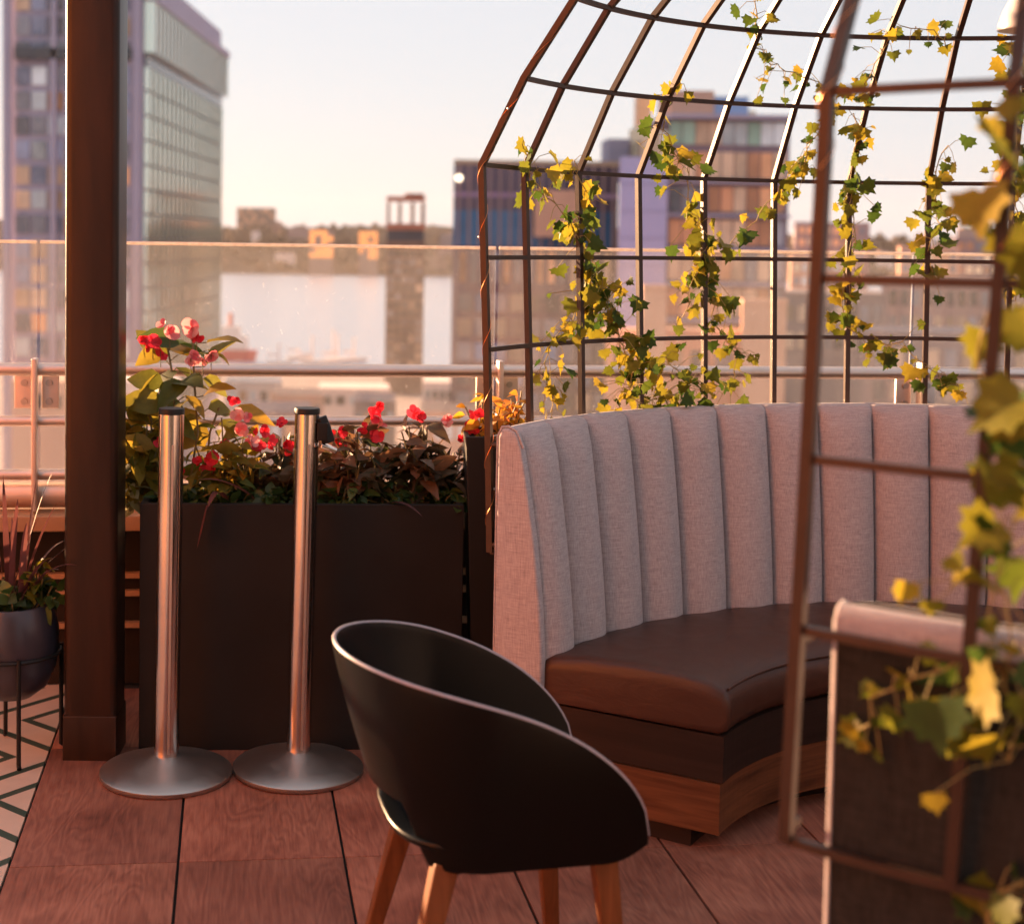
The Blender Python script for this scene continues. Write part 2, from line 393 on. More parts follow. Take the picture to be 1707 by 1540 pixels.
# ------------------------------------------------------------------ stanchions
def make_stanchion(loc):
    t = thing('stanchion', 'brushed steel queue post nearest the brown column, with no belt clip', 'stanchion', loc, 'steel queue posts in front of the planter')
    mb = MB(); mb.lathe([(.0, .0), (.180, .0), (.184, .004), (.184, .014), (.178, .019), (.13, .032), (.085, .046), (.045, .057), (.039, .060), (.0, .060)], loc, 72); mb.build('base', M['steel_base'], t, smooth=True, sharp=50)
    mb = MB(); mb.lathe([(0, .058), (.0345, .058), (.0345, 1.012), (0, 1.012)], loc, 48); mb.build('pole', M['steel'], t, smooth=True)
    mb = MB(); mb.lathe([(0, 1.012), (.0355, 1.012), (.0358, 1.025), (.034, 1.028), (0, 1.029)], loc, 48); mb.build('cap', M['black'], t, smooth=True)
    mb = MB(); mb.box(Vector(loc)+Vector((.01, -.0345, .50)), (.006, .004, .86)); mb.build('belt_slot', M['steel_base'], t)
    return t
s1p = onH(277, 1292); s1p.z = 0.0015
st1 = make_stanchion(s1p)
st2 = copy_tree(st1); s2p = onH(497, 1284); st2.location = (s2p.x, s2p.y, .0015)
st2['label'] = 'brushed steel queue post nearest the black chair, with a belt clip on its side'
st1.rotation_euler.y = R(.5); st2.rotation_euler.y = R(.8)
base2 = Vector(st2.location)
mb = MB()
mb.box(base2+Vector((.045, 0, .965)), (.030, .050, .05)); mb.tube([base2+Vector((.036, 0, 1.002)), base2+Vector((.05, 0, .97)), base2+Vector((.062, 0, .933))], .021, 6)
mb.build('belt_clip', M['black'], st2, bevel=.003)
mb = MB(); mb.box(base2+Vector((.064, -.004, .918)), (.046, .05, .012), Matrix.Rotation(R(20), 3, 'Y')); mb.build('clip_plate', M['steel'], st2, bevel=.002)

# ------------------------------------------------------------------ booth
CX, CY, RI = 1.556, 3.03, 1.31
def cyl(r, deg, z): a = R(deg); return Vector((CX+r*math.cos(a), CY+r*math.sin(a), z))
A0, A1 = -130.4, 149.3
ZS, ZT = .43, 1.015
bt = thing('banquette', 'curved grey linen banquette with channelled back and brown leather seat', 'banquette', (CX, CY, 0))
NCH = 39; dA = (A1-A0)/NCH
RO_B, RO_T = 1.440, 1.440
# channel profile : (inner radius, z)
prof = []
for k in range(13):
    f = k/12; z = .40 + f*(ZT-.03-.40)
    prof.append((RI + .072*f**1.35 , z))
rt = prof[-1][0]
for k in range(1, 7):                                      # rounded top to the outside
    a = k/6*math.pi/2
    prof.append((rt + .028*(1-math.cos(a)), ZT-.03 + .03*math.sin(a)))
for c in range(NCH):
    mb = MB(); a_hi = A1 - c*dA; n = 16; rings = []
    for i in range(n+1):
        f = (1-math.cos(math.pi*i/n))/2; ang = a_hi - f*dA
        e = abs(2*f-1); bul = .036*(1-e**2.2) - .022*(e**22)
        wf = lambda z: 1.0 if z < ZT-.06 else max(.25, (ZT-z)/.06)
        ring = [cyl(r - bul*wf(z), ang + (.0 if True else 0), z - (.006*e**10 if z > ZT-.05 else 0)) for r, z in prof]
        rings.append(ring)
    mb.ring_loft(rings, closed=False, cap=False); mb.build('backrest_channel', M['fabric'], bt, smooth=True, sharp=80)
# shell behind the channels
def arc_loft(section, a0, a1, step=2.0):
    n = max(2, int(abs(a1-a0)/step)); return [[cyl(r, a0+(a1-a0)*i/n, z) for r, z in section] for i in range(n+1)]
mb = MB(); mb.ring_loft(arc_loft([(1.334, .30), (1.334, .41), (1.405, .975), (1.440, .975), (1.440, .04), (1.40, .04)], A0, A1))
o = mb.build('outer_back', M['fabric_dark'], bt, smooth=True, sharp=50); o['label'] = 'dark charcoal outer back'
mb = MB(); mb.ring_loft(arc_loft([(1.404, .976), (1.406, .985), (1.410, 1.002), (1.418, ZT-.002), (1.428, ZT), (1.438, ZT-.006), (1.444, ZT-.020), (1.445, .965), (1.441, .964), (1.441, .976)], A0, A1))
mb.build('top_roll', M['fabric'], bt, smooth=True, sharp=50)
# end pads (the upholstered faces at the entrance)
def end_pad(ang, sgn, nm):
    sec = [(RI-.004, .20), (RI-.004, .42), (RI+.004, .55), (RI+.024, .72), (RI+.05, .88), (RI+.066, .965), (RI+.082, 1.004), (RI+.105, 1.016), (1.432, 1.012), (1.442, .995), (1.444, .6), (1.444, .20)]
    c = cyl(1.38, ang, .6); rings = []
    cen = (sum(p[0] for p in sec)/len(sec), sum(p[1] for p in sec)/len(sec))
    for d, k in ((0, 1.0), (.6, 1.0), (.85, .985), (1.05, .95), (1.12, .88), (1.14, .5)):
        rings.append([cyl(cen[0]+(r-cen[0])*k, ang+sgn*d*(1 if sgn > 0 else .25), cen[1]+(z-cen[1])*(1-(1-k)*.25)) for r, z in sec])
    mb = MB(); mb.ring_loft(rings); return mb.build(nm, M['fabric'], bt, smooth=True, sharp=60)
end_pad(A1, 1, 'end_panel'); end_pad(A0, -1, 'end_panel')
# piping on the end face edge
for ang in (A1+.75,):
    mb = MB(); mb.tube([cyl(r, ang, z) for r, z in ((1.446, .22), (1.446, .99), (1.434, 1.016), (RI+.105, 1.019), (RI+.082, 1.008), (RI+.062, .965))], .0035, 8)
    mb.build('piping', M['fabric'], bt, smooth=True)
# seat cushion : section with soft top and front edge
SF = .815
rng = random.Random(3)
secS = [(RI+.012, ZS-.02), (RI-.02, ZS-.004), (RI-.12, ZS+.008), (RI-.25, ZS+.012), (SF+.12, ZS+.008), (SF+.05, ZS-.002), (SF+.016, ZS-.018), (SF+.002, ZS-.045), (SF-.002, ZS-.09), (SF+.012, ZS-.118), (SF+.03, ZS-.128), (RI+.012, ZS-.128)]
n = 180; rings = []
cen = (1.06, ZS-.08)
SA0, SA1 = A0+1.0, A1-.2
def seat_ring(ang, k, kz):
    return [cyl(cen[0]+(r-cen[0])*k, ang, cen[1]+(z-cen[1])*kz) for r, z in secS]
rings.append(seat_ring(SA1+.35, .95, .55)); rings.append(seat_ring(SA1+.25, .985, .88)); rings.append(seat_ring(SA1-.25, .998, .97))
for i in range(n+1):
    ang = SA1-1.2 - (SA1-SA0-2.4)*i/n
    rings.append([cyl(r + (.0025*noise.noise((ang*.9, r*9, 3)) if z < ZS-.03 else 0), ang, z+.003*noise.noise((ang*.35, r*6, 1))) for r, z in secS])
rings.append(seat_ring(SA0+.25, .998, .97)); rings.append(seat_ring(SA0-.25, .985, .88)); rings.append(seat_ring(SA0-.35, .95, .55))
mb = MB(); mb.ring_loft(rings); mb.build('seat_cushion', M['leather'], bt, smooth=True, sharp=55)
mb = MB(); mb.tube([cyl(SF+.013, SA1-1.3-(SA1-SA0-2.6)*i/150, ZS-.016) for i in range(151)], .0032, 8); o = mb.build('seam_piping', M['leather'], bt, smooth=True)
zb = ZS-.130
mb = MB(); mb.ring_loft(arc_loft([(SF+.015, zb), (RI+.02, zb), (RI+.02, .184), (SF+.015, .184)], SA0, SA1-.05)); mb.build('seat_base', M['wood_dark'], bt)
mb = MB(); mb.ring_loft(arc_loft([(SF+.020, .181), (RI+.02, .181), (RI+.02, .055), (SF+.020, .055)], SA0, SA1+.25)); mb.build('base_panel', M['wood_panel'], bt)
mb = MB(); mb.ring_loft(arc_loft([(SF+.10, .055), (RI, .055), (RI, .001), (SF+.10, .001)], SA0+2, SA1-1.5)); mb.build('plinth', M['wood_dark'], bt)

# ------------------------------------------------------------------ cage dome
HO = [(.68, 1.467), (.98, 1.478), (1.215, 1.488), (1.457, 1.50), (1.70, 1.512), (1.92, 1.395), (2.115, 1.258), (2.29, 1.07), (2.44, .83), (2.55, .55), (2.61, .25)]
def rc(h):
    for (h0, r_0), (h1, r_1) in zip(HO, HO[1:]):
        if h <= h1: return r_0 + (r_1-r_0)*(h-h0)/(h1-h0)
    return HO[-1][1]
def tilt(ang, h): return ang - (1.9*max(0, (1.70-h)/1.02) if ang < -90 else 0)
dm = thing('dome_trellis', 'dark metal dome trellis arching over the round banquette', 'trellis', (CX, CY, 0))
angs = [149.6] + [84.4+9.42*k for k in range(6, 0, -1)] + [84.4 - 9.38*k for k in range(0, 23)] + [-130.6]
for ang in angs:
    pts = [cyl(r, tilt(ang, h), h) for h, r in HO]
    big = ang in (149.6, -130.6)
    mb = MB(); mb.tube(pts, (.0118 if big else .0108), 4, math.pi/4, up=(math.cos(R(ang+90)), math.sin(R(ang+90)), 0)); mb.build('rib', M['cage'], dm)
for h, r in HO:
    a0 = tilt(-130.6, h); nn = 96
    mb = MB(); mb.tube([cyl(r-.004, 149.6+(a0-149.6)*i/nn, h) for i in range(nn+1)], .0086, 4, math.pi/4, up=(0, 0, 1)); mb.build('hoop', M['cage'], dm)
for ang in (149.6, 112.7, 65.6, 28.1, -18.8, -65.7, -112.6, -130.6):
    for h in (.70, .965):
        mb = MB(); q = cyl(1.436, tilt(ang, h), h); q2 = cyl(rc(h), tilt(ang, h), h)
        mb.tube([q, q2], .008, 8); mb.build('bracket', M['cage'], dm, smooth=True)
# copper fairy-light wire wound on the two entrance ribs and a hoop
def wire(ang, h0, h1, turns, label, rad=.0125):
    pts = []
    for i in range(turns*14+1):
        f = i/(turns*14); h = h0+(h1-h0)*f; a = f*turns*2*math.pi
        c = cyl(rc(h), tilt(ang, h), h); er = (cyl(2, ang, 0)-cyl(1, ang, 0)); et = Vector((-er.y, er.x, 0))
        pts.append(c + er*math.cos(a)*rad + et*math.sin(a)*rad)
    mb = MB(); mb.tube(pts, .0006, 5)
    t = thing('fairy_lights', label, 'string lights', cyl(rc(h0), tilt(ang, h0), h0), 'copper fairy light wires on the trellis')
    mb.build('wire', M['copper'], t, smooth=True)
    mb = MB()
    for p in pts[9::31]:
        mb.lathe([(0, -.004), (.003, -.002), (.0035, .0), (.003, .002), (0, .004)], p, 8)
    mb.build('bead', M['lampshade'], t, smooth=True)
wire(149.6, .75, 2.1, 9, 'copper fairy light wire wound up the left end rib of the trellis')
wire(-130.6, 1.60, 2.0, 4, 'copper fairy light wire wound up the blurred near entrance rib', .0125)
wire(-121.97, 1.5, 1.9, 4, 'copper fairy light wire wound on the leafy near rib at the right edge', .012)

# pendant lamp in the dome
lp = atY(1722, 20, 3.03); lx, ly = lp.x, lp.y; lz = atY(1690, 50, 3.03).z
lt = thing('pendant_lamp', 'small grey bell pendant lamp hanging in the dome', 'lamp', (lx, ly, lz))
mb = MB()
pf = [(.068, 0), (.067, .012), (.058, .04), (.044, .068), (.030, .09), (.018, .105), (.013, .13), (.0, .13)]
pin = [(.0, .118), (.028, .086), (.042, .065), (.055, .038), (.064, .01), (.0645, 0)]
mb.lathe(pf[::-1] + [(.0645, 0)] + pin[::-1][1:], (lx, ly, lz), 40); mb.build('shade', M['lampshade'], lt, smooth=True, sharp=60)
mb = MB(); mb.tube([(lx, ly, lz+.13), (lx, ly, 2.62)], .004, 8); mb.build('cord', M['black'], lt, smooth=True)
mb = MB(); mb.lathe([(0, .015), (.018, .022), (.026, .045), (.018, .07), (.010, .09), (0, .09)], (lx, ly, lz), 20); mb.build('bulb', M['bulb'], lt, smooth=True)

# ------------------------------------------------------------------ unseen walls added behind the viewer to shape the light
rw_ = thing('restaurant_wall', 'tan stucco restaurant front with an awning behind the viewpoint', 'wall', (0, -3.2, 0))
TAN = plain('tan_stucco', (.80, .27, .07), .85, var=.15, scale=2)
mb = MB(); mb.box((-8.9, -1.5, 3.6), (12, .4, 7.2)); mb.build('wall', TAN, rw_)  # added out of view to bounce warm sunlight onto the terrace
mb = MB(); mb.box((-8.9, -1.05, 7.0), (12, .5, .10)); mb.build('awning', TAN, rw_)  # added slab over the bounce wall, also out of view
DK = plain('dark_bar_front', (.030, .020, .016), .7, var=.3, scale=2)
mb = MB(); mb.box((.6, -3.4, 2.3), (4.2, .4, 4.6)); mb.build('bar_front', DK, rw_)  # unseen dark mass added so planter and chair reflect less sky
# ------------------------------------------------------------------ chair
ch_c = onH(815, 1290, .58); ch_c = Vector((.185, 2.81, -.026)); PH = R(10)
Fv = Vector((math.cos(PH), math.sin(PH), 0)); Lv = Vector((-math.sin(PH), math.cos(PH), 0))
ct_ = thing('tub_chair', 'black moulded tub chair with oak legs facing the banquette', 'chair', ch_c)
def CH(x, y, z): return ch_c + Fv*x + Lv*y + Vector((0, 0, z))
def shell_grid(inset=0.):
    ns, nv = 120, 24; g = []
    a, xb, xf = .272, -.275, .285
    rad = .262
    hl = math.pi/2*rad + (xf - (xb+rad))
    for i in range(ns+1):
        s = -1 + 2*i/ns; d = abs(s)*hl
        if d < math.pi/2*rad:
            an = d/rad; x = xb+rad-rad*math.cos(an); y = rad*math.sin(an)
        else:
            x = xb+rad + (d-math.pi/2*rad); y = rad
        y = y*(a/rad)*(1 if s < 0 else -1)
        t = (x-xb)/(xf-xb)
        # rim and lower edge
        zb_ = .362 + .012*t
        aa = abs(y)/a
        zb_ += .035*max(0, (t-.86)/.14)**2
        if t < .30:
            q = min(1, max(0, (d - .165)/.045)); q = q*q*(3-2*q)
            zb_ = .480 + (.362-.480)*q
        zr = .425 + (.742-.425-.105*t)*max(0, 1-t**3.6)**.55
        zr = max(zr, zb_+.004)
        row = []
        for j in range(nv+1):
            f = j/nv; z = zb_ + (zr-zb_)*f
            k = (z-.36)/.385
            sx = 1 - .42*(1-k)**1.2 if x < 0 else 1
            sy = 1 - .20*(1-k)**1.5
            xx = x*(sx) if x < 0 else x - .0*(1-k)
            row.append(CH(xx, y*sy, z))
        g.append(row)
    return g
g = shell_grid(); mb = MB(); mb.ring_loft(g, closed=False, cap=False)
sh = mb.build('shell', M['black_plastic'], ct_, smooth=True, sharp=80)
sol = sh.modifiers.new('solid', 'SOLIDIFY'); sol.thickness = .009; sol.offset = 0
bv = sh.modifiers.new('bev', 'BEVEL'); bv.width = .003; bv.segments = 3; bv.limit_method = 'ANGLE'; bv.angle_limit = R(50)
rimm = plain('pale_worn_rim', (.30, .27, .31), .35, var=.2, scale=30)  # pale grey for the thin tube along the shell edge
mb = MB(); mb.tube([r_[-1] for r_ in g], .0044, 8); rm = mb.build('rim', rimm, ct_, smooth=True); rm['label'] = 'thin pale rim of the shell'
# seat pan
mb = MB(); rings = []
ns = 40
def seat_pt(an, k, z):
    ca, sa = math.cos(an), math.sin(an)
    x = .25*abs(ca)**.7*(1 if ca > 0 else -1)*k + .015; y = .228*abs(sa)**.7*(1 if sa > 0 else -1)*k
    return CH(x if x > 0 else x*.80, y, z)
for k, z in ((.02, .395), (.4, .397), (.75, .405), (.92, .416), (.945, .414), (.952, .407), (.93, .400), (.7, .372), (.02, .370)):
    rings.append([seat_pt(2*math.pi*j/ns, k, z) for j in range(ns)])
mb.ring_loft(rings); mb.build('seat', M['black_plastic'], ct_, smooth=True, sharp=70)
mb = MB(); mb.box(CH(.04, 0, .362), (.30, .26, .016), Matrix.Rotation(PH, 3, 'Z')); mb.build('under_frame', M['black'], ct_, bevel=.003)
tops = [(-.085, .165), (-.085, -.165), (.20, .165), (.22, -.165)]
for (x, y) in tops:
    mb = MB(); fx = x + (-.085 if x < 0 else .035); fy = y*1.2
    rings = []
    for f in (0, .35, .7, 1):
        z = .372*(1-f) + .027*f; cx_ = x+(fx-x)*f; cy_ = y+(fy-y)*f; hw = .024-.009*f; hd = .021-.008*f
        rings.append([CH(cx_+a*hw, cy_+b*hd, z+.0015*f) for a, b in ((-1, -1), (1, -1), (1, 1), (-1, 1))])
    mb.ring_loft(rings); lg = mb.build('leg', M['wood_leg'], ct_, bevel=.003)

# ------------------------------------------------------------------ foliage
IVY = [(0, -.28), (.11, -.36), (.30, -.31), (.48, -.32), (.42, -.10), (.56, .06), (.34, .13), (.29, .32), (.13, .30), (.0, .60)]
def ivy_leaf(mb, p, nrm, tip, s):
    """five-lobed leaf: base at p, tip direction"""
    t = (tip - nrm*tip.dot(nrm)).normalized(); b = nrm.cross(t).normalized()
    wob = random.uniform(.85, 1.12); cup = random.uniform(-.15, .55); fold = random.uniform(.08, .5)
    def P(x, y):
        yy = y+.28; return p + b*(x*s*wob) + t*(yy*s) + nrm*(s*(fold*abs(x) - cup*(yy*yy)*.6 - .10*(abs(x)*abs(y))))
    right = [P(x, y) for x, y in IVY]; left = [P(-x, y) for x, y in IVY[1:-1]]
    mid = [P(0, -.05), P(0, .25)]
    o = [right[0]] + right[1:-1] + [right[-1]] + left[::-1]
    n = len(o); vs = o + [mid[0]]
    mb.add(vs, [(i, (i+1) % n, n) for i in range(n)])
def ovate(mb, p, nrm, tip, s, wid=.5, droop=.3):
    t = (tip-nrm*tip.dot(nrm)).normalized(); b = nrm.cross(t).normalized()
    ks = ((0, .0), (.2, .75), (.45, 1.0), (.7, .72), (.9, .26), (1, 0)); vs = []; fs = []
    fold = random.uniform(.1, .45)
    for f, wd in ks:
        c = p + t*(s*f) - nrm*(droop*s*f*f); e = b*(s*wid*.5*wd)+nrm*(fold*s*wid*.5*wd)
        e2 = -b*(s*wid*.5*wd)+nrm*(fold*s*wid*.5*wd); vs += [c+e, c, c+e2]
    for i in range(len(ks)-1):
        fs += [(i*3, i*3+1, i*3+4, i*3+3), (i*3+1, i*3+2, i*3+5, i*3+4)]
    mb.add(vs, fs)
def rv(): return Vector((random.gauss(0, 1), random.gauss(0, 1), random.gauss(0, 1))).normalized()
def hit_cage(x, y, far=True):
    d = ray(x, y).normalized(); ts = [2+.01*i for i in range(420)] if not far else [6.2-.01*i for i in range(420)]
    if not far: ts = [1.2+.008*i for i in range(420)]
    prev = None
    for t in ts:
        p = CAM+d*t; s = math.hypot(p.x-CX, p.y-CY) - (rc(p.z) if p.z > .6 else 1.467)
        if prev is not None and (s < 0) != (prev < 0): return p
        prev = s
    return None
def resample(pts, step):
    out = [pts[0].copy()]; acc = 0
    for a, b in zip(pts, pts[1:]):
        L_ = (b-a).length; k = max(1, int(L_/step))
        for i in range(1, k+1): out.append(a.lerp(b, i/k))
    return out
def vine(pix, label, far=True, dens=1.0, size=.062, spread=.03, mat='ivy', seed=0, stemr=.0016):
    random.seed(100+seed)
    pts = [hit_cage(x, y, far) for x, y in pix]; pts = [p for p in pts if p]
    t = thing('ivy_vine', label, 'vine', pts[0], 'ivy vines on the dome trellis')
    path = resample(pts, .02)
    path = [p + Vector((random.gauss(0, .005), random.gauss(0, .005), random.gauss(0, .004))) for p in path]
    mb = MB(); mb.tube(path, stemr, 5); lf = MB()
    acc = 0.
    for i, p in enumerate(path):
        acc += dens*2.6
        while acc > random.uniform(.5, 1.5):
            acc -= 1
            er = Vector((p.x-CX, p.y-CY, 0)).normalized()
            base = p; off = Vector((random.gauss(0, spread), random.gauss(0, spread*.8), random.gauss(-.008, spread)))
            q = p + off + er*random.uniform(-.01, .02)
            mb.tube([base, (base+q)/2+Vector((0, 0, .012)), q], .0009, 4)
            nrm = (er*random.choice((-1, -1, 1)) + Vector((random.gauss(0, .45), random.gauss(0, .45), random.gauss(.25, .45)))).normalized()
            if not far: nrm = (er*random.choice((1, 1, -1)) + Vector((random.gauss(0, .5), random.gauss(0, .5), random.gauss(.2, .45)))).normalized()
            tip = Vector((random.gauss(0, .6), random.gauss(0, .6), random.gauss(-.8, .5)))
            ivy_leaf(lf, q, nrm, tip, size*.88*random.choice((.45, .65, .85, 1, 1.1))*random.uniform(.85, 1.1))
    mb.build('stem', M['vinestem'], t, smooth=True); lf.build('foliage', M[mat], t, smooth=True, sharp=60)
    return t
vine([(872, 246), (880, 262), (880, 295), (905, 318), (930, 345), (958, 385), (985, 425), (1000, 455), (1012, 500)], 'ivy strand starting on the second rib from the left', dens=.62, seed=1)
vine([(955, 270), (972, 315), (985, 350), (965, 400), (985, 450), (985, 500), (960, 525), (925, 560), (905, 600), (918, 650), (925, 685)], 'ivy strand wavering down the third rib from the left', dens=.85, seed=2)
vine([(1000, 480), (1015, 530), (1040, 575), (1060, 610), (1050, 645), (1035, 668)], 'bushy ivy tangle at the backrest top below the third and fourth ribs', dens=1.9, seed=3, spread=.045)
vine([(1128, 140), (1112, 185), (1108, 215), (1125, 255), (1148, 290), (1145, 330), (1165, 375), (1185, 400), (1170, 440), (1150, 480), (1140, 530)], 'tall ivy strand climbing highest in front of the brick building', dens=.72, seed=4)
vine([(1195, 400), (1175, 450), (1185, 500), (1195, 540), (1215, 570), (1235, 590), (1225, 630), (1205, 655)], 'ivy strand hanging down the fifth rib to the backrest', dens=.9, seed=5)
vine([(1110, 600), (1130, 625), (1150, 640), (1120, 660), (1080, 668)], 'low ivy clump on the backrest between the fourth and fifth ribs', dens=1.5, seed=6, spread=.04)
vine([(1378, 200), (1345, 245), (1320, 280), (1290, 330), (1262, 365), (1230, 395), (1205, 425)], 'thin ivy runner crossing diagonally behind the blurred entrance rib', dens=.34, seed=7, spread=.02)
vine([(1262, -5), (1255, 35), (1262, 60), (1275, 100), (1310, 118), (1345, 130), (1370, 140), (1405, 150), (1430, 175)], 'small-leaved ivy runner at the top beside the sixth rib', dens=.6, size=.045, seed=8)
vine([(1578, 75), (1560, 55), (1530, 48), (1495, 45), (1475, 70), (1455, 115), (1430, 150), (1425, 160)], 'ivy runner arching over the topmost visible hoop', dens=.5, seed=9, size=.055)
vine([(1420, 190), (1438, 215), (1425, 250), (1420, 280), (1430, 300), (1412, 330), (1425, 365), (1420, 410), (1410, 470), (1400, 510), (1420, 550)], 'ivy strand down the seventh rib, right of the blurred entrance rib', dens=.8, seed=10)
vine([(1405, 545), (1440, 560), (1475, 575), (1500, 570), (1530, 600), (1560, 620), (1600, 640)], 'ivy spray trailing sideways just above the handrail', dens=.75, seed=11)
vine([(1585, 240), (1565, 265), (1560, 300), (1550, 335), (1570, 375), (1545, 410), (1555, 455), (1560, 475)], 'ivy strand down the eighth rib beside the near leafy rib', dens=.65, seed=12)
vine([(1350, 230), (1340, 250), (1345, 280)], 'little ivy sprig poking out left of the blurred entrance rib', dens=.9, seed=13, size=.05)
vine([(1700, 40), (1690, 120), (1695, 200), (1690, 300), (1700, 400), (1690, 500)], 'ivy strand on the rib at the far right edge behind the near leaves', dens=.8, seed=14)
vine([(1690, 130), (1672, 200), (1668, 270), (1662, 350), (1668, 430), (1690, 470)], 'large blurred ivy leaves on the upper part of the near right rib', far=False, dens=.5, size=.085, spread=.03, seed=15)
vine([(1640, 520), (1630, 570), (1640, 640), (1655, 690), (1668, 740), (1690, 790)], 'large dark ivy leaves at handrail height on the near right rib', far=False, dens=.5, size=.085, spread=.035, seed=16)
vine([(1700, 840), (1680, 900), (1665, 960), (1685, 1030), (1695, 1080), (1660, 1110), (1690, 1180), (1700, 1270)], 'large green ivy leaves beside the near backrest', far=False, dens=.95, size=.08, spread=.045, seed=17, mat='ivy')
vine([(1655, 1090), (1600, 1095), (1560, 1110), (1520, 1125), (1480, 1145), (1450, 1165), (1438, 1195), (1425, 1225)], 'ivy sprig reaching out to the left across the dark backrest', far=False, dens=.95, size=.052, spread=.02, seed=18)
vine([(1705, 1470), (1675, 1490), (1650, 1515), (1640, 1545)], 'low ivy sprig in the bottom right corner', far=False, dens=1.1, size=.06, spread=.03, seed=19)

def petal(mb, p, nrm, tip, s, wid):
    t = (tip-nrm*tip.dot(nrm)).normalized(); b = nrm.cross(t).normalized()
    ks = ((0, .16), (.25, .72), (.55, 1.0), (.82, .86), (.96, .5), (1, .16)); vs = []
    cup = random.uniform(-.1, .35); ru = random.uniform(.05, .25)
    for f, wd in ks:
        c = p + t*(s*f) + nrm*(cup*s*f*f); e = s*wid*.5*wd
        vs += [c+b*e+nrm*(ru*e*random.uniform(.3, 1.4)), c, c-b*e+nrm*(ru*e*random.uniform(.3, 1.4))]
    mb.add(vs, [q for k in range(len(ks)-1) for q in ((k*3, k*3+1, k*3+4, k*3+3), (k*3+1, k*3+2, k*3+5, k*3+4))])
def flower(parent, p, s, mat, facing=None):
    mb = MB()
    for bl in range(random.choice((2, 2, 3))):
        o = Vector((random.gauss(0, .3), random.gauss(0, .2), random.gauss(0, .22)))*s if bl else Vector((0, 0, 0))
        nrm = Vector((random.gauss(0, .6), -1, random.gauss(.2, .55))).normalized(); b = nrm.orthogonal().normalized(); c = nrm.cross(b)
        k = random.choice((4, 5)); ph = random.random()*6; sz = s*(1 if bl == 0 else random.uniform(.55, .85))
        for i in range(k):
            a = ph + 2*math.pi*i/k + random.uniform(-.2, .2); d = (b*math.cos(a)+c*math.sin(a)+nrm*random.uniform(.1, .5)).normalized()
            petal(mb, p+o, (nrm-d*nrm.dot(d)).normalized(), d, sz*.52*random.uniform(.8, 1.1), 1.05)
    return mb.build('flower', mat, parent, smooth=True, sharp=70)
def bush(name, label, cat, base, rx, ry, h, nst, leafm, lsize, lw, seed, flowers=(), group=None, nleaf=10, shape=None):
    random.seed(500+seed)
    t = thing(name, label, cat, base, group); st = MB(); lf = MB()
    for i in range(nst):
        a = random.uniform(0, 2*math.pi); rr = math.sqrt(random.random())
        top = base + Vector((rx*rr*math.cos(a), ry*rr*math.sin(a), h*random.uniform(.45, 1.0)*(1-.35*rr*rr)))
        b0 = base + Vector(((top.x-base.x)*.45, (top.y-base.y)*.45, 0))
        pts = [b0, b0.lerp(top, .5)+Vector((random.gauss(0, .012), random.gauss(0, .012), .01)), top]
        st.tube(pts, .0025, 5)
        for j in range(nleaf):
            f = random.uniform(.15, 1.0); p = pts[0].lerp(pts[1], f*2) if f < .5 else pts[1].lerp(pts[2], f*2-1)
            d = Vector((random.gauss(0, 1), random.gauss(0, 1), random.gauss(.1, .5))).normalized()
            nrm = (Vector((0, 0, 1))*random.uniform(.3, 1.2) + rv()*.8).normalized()
            q = p+d*random.uniform(.005, .025)
            ovate(lf, q, nrm, d, lsize*random.uniform(.6, 1.2), lw, random.uniform(.1, .6))
    st.build('stem', M['stem'], t, smooth=True); lf.build('foliage', leafm, t, smooth=True, sharp=60)
    for (fx, fy, s, fm) in flowers:
        Yf = base.y + random.uniform(-ry*.9, -ry*.1)
        flower(t, atY(fx, fy, Yf), s, fm)
    return t
GP = 'flowering plants in the long planter'
zs = zt-.04
def bx(px, b): # planter base at pixel column px, planter depth offset b
    a = (atY(px, 843, pc.y+b) - pc).dot(du); return plw(a, b, zs)
P_, K_ = M['petal'], M['pink']
random.seed(91)
bg0 = bx(285, .02); tb = thing('begonia_plant', 'tall leggy begonia rising above the rail beside the brown column', 'plant', bg0, GP)
st_ = MB(); lf_ = MB(); tops_ = []
for (pts, lv) in (([(300, 830), (292, 730), (290, 660), (285, 610), (278, 572)], 12), ([(312, 830), (330, 720), (325, 650), (322, 600), (322, 560)], 12), ([(270, 830), (255, 740), (250, 690), (262, 640)], 8), ([(320, 830), (345, 770), (350, 720), (365, 680)], 8), ([(262, 830), (232, 760), (222, 700), (232, 660)], 8)):
    pp = [atY(x, y, pc.y-.06+.03*k_) for k_, (x, y) in enumerate(pts)]; st_.tube(resample(pp, .02), .0035, 6)
    for q_ in range(lv):
        f_ = .28+.70*q_/lv; i_ = f_*(len(pp)-1); p_ = pp[int(i_)].lerp(pp[min(int(i_)+1, len(pp)-1)], i_-int(i_))
        sd_ = 1 if q_ % 2 else -1
        d_ = Vector((sd_*random.uniform(.5, 1), random.gauss(0, .5), random.uniform(-.35, .35))).normalized()
        q2_ = p_ + d_*random.uniform(.02, .05)+Vector((0, 0, .012)); st_.tube([p_, q2_], .0016, 5)
        ovate(lf_, q2_, (Vector((0, -.5, 1))+rv()*.75).normalized(), d_+Vector((0, 0, -.25)), random.uniform(.085, .145), .66, random.uniform(.1, .5))
for (x, y, s_, m_) in ((255, 572, .055, P_), (283, 556, .06, K_), (320, 548, .065, K_), (328, 560, .05, P_), (352, 590, .05, K_), (268, 585, .045, P_), (318, 598, .05, K_), (240, 568, .04, P_), (338, 600, .04, K_)):
    p_ = atY(x, y, pc.y-.02); st_.tube([pp[0].lerp(p_, 1.0)+Vector((0, .0, -.05)), p_], .0015, 5); flower(tb, p_, s_, m_)
st_.build('stem', M['stem'], tb, smooth=True); lf_.build('foliage', M['begonia'], tb, smooth=True, sharp=60)
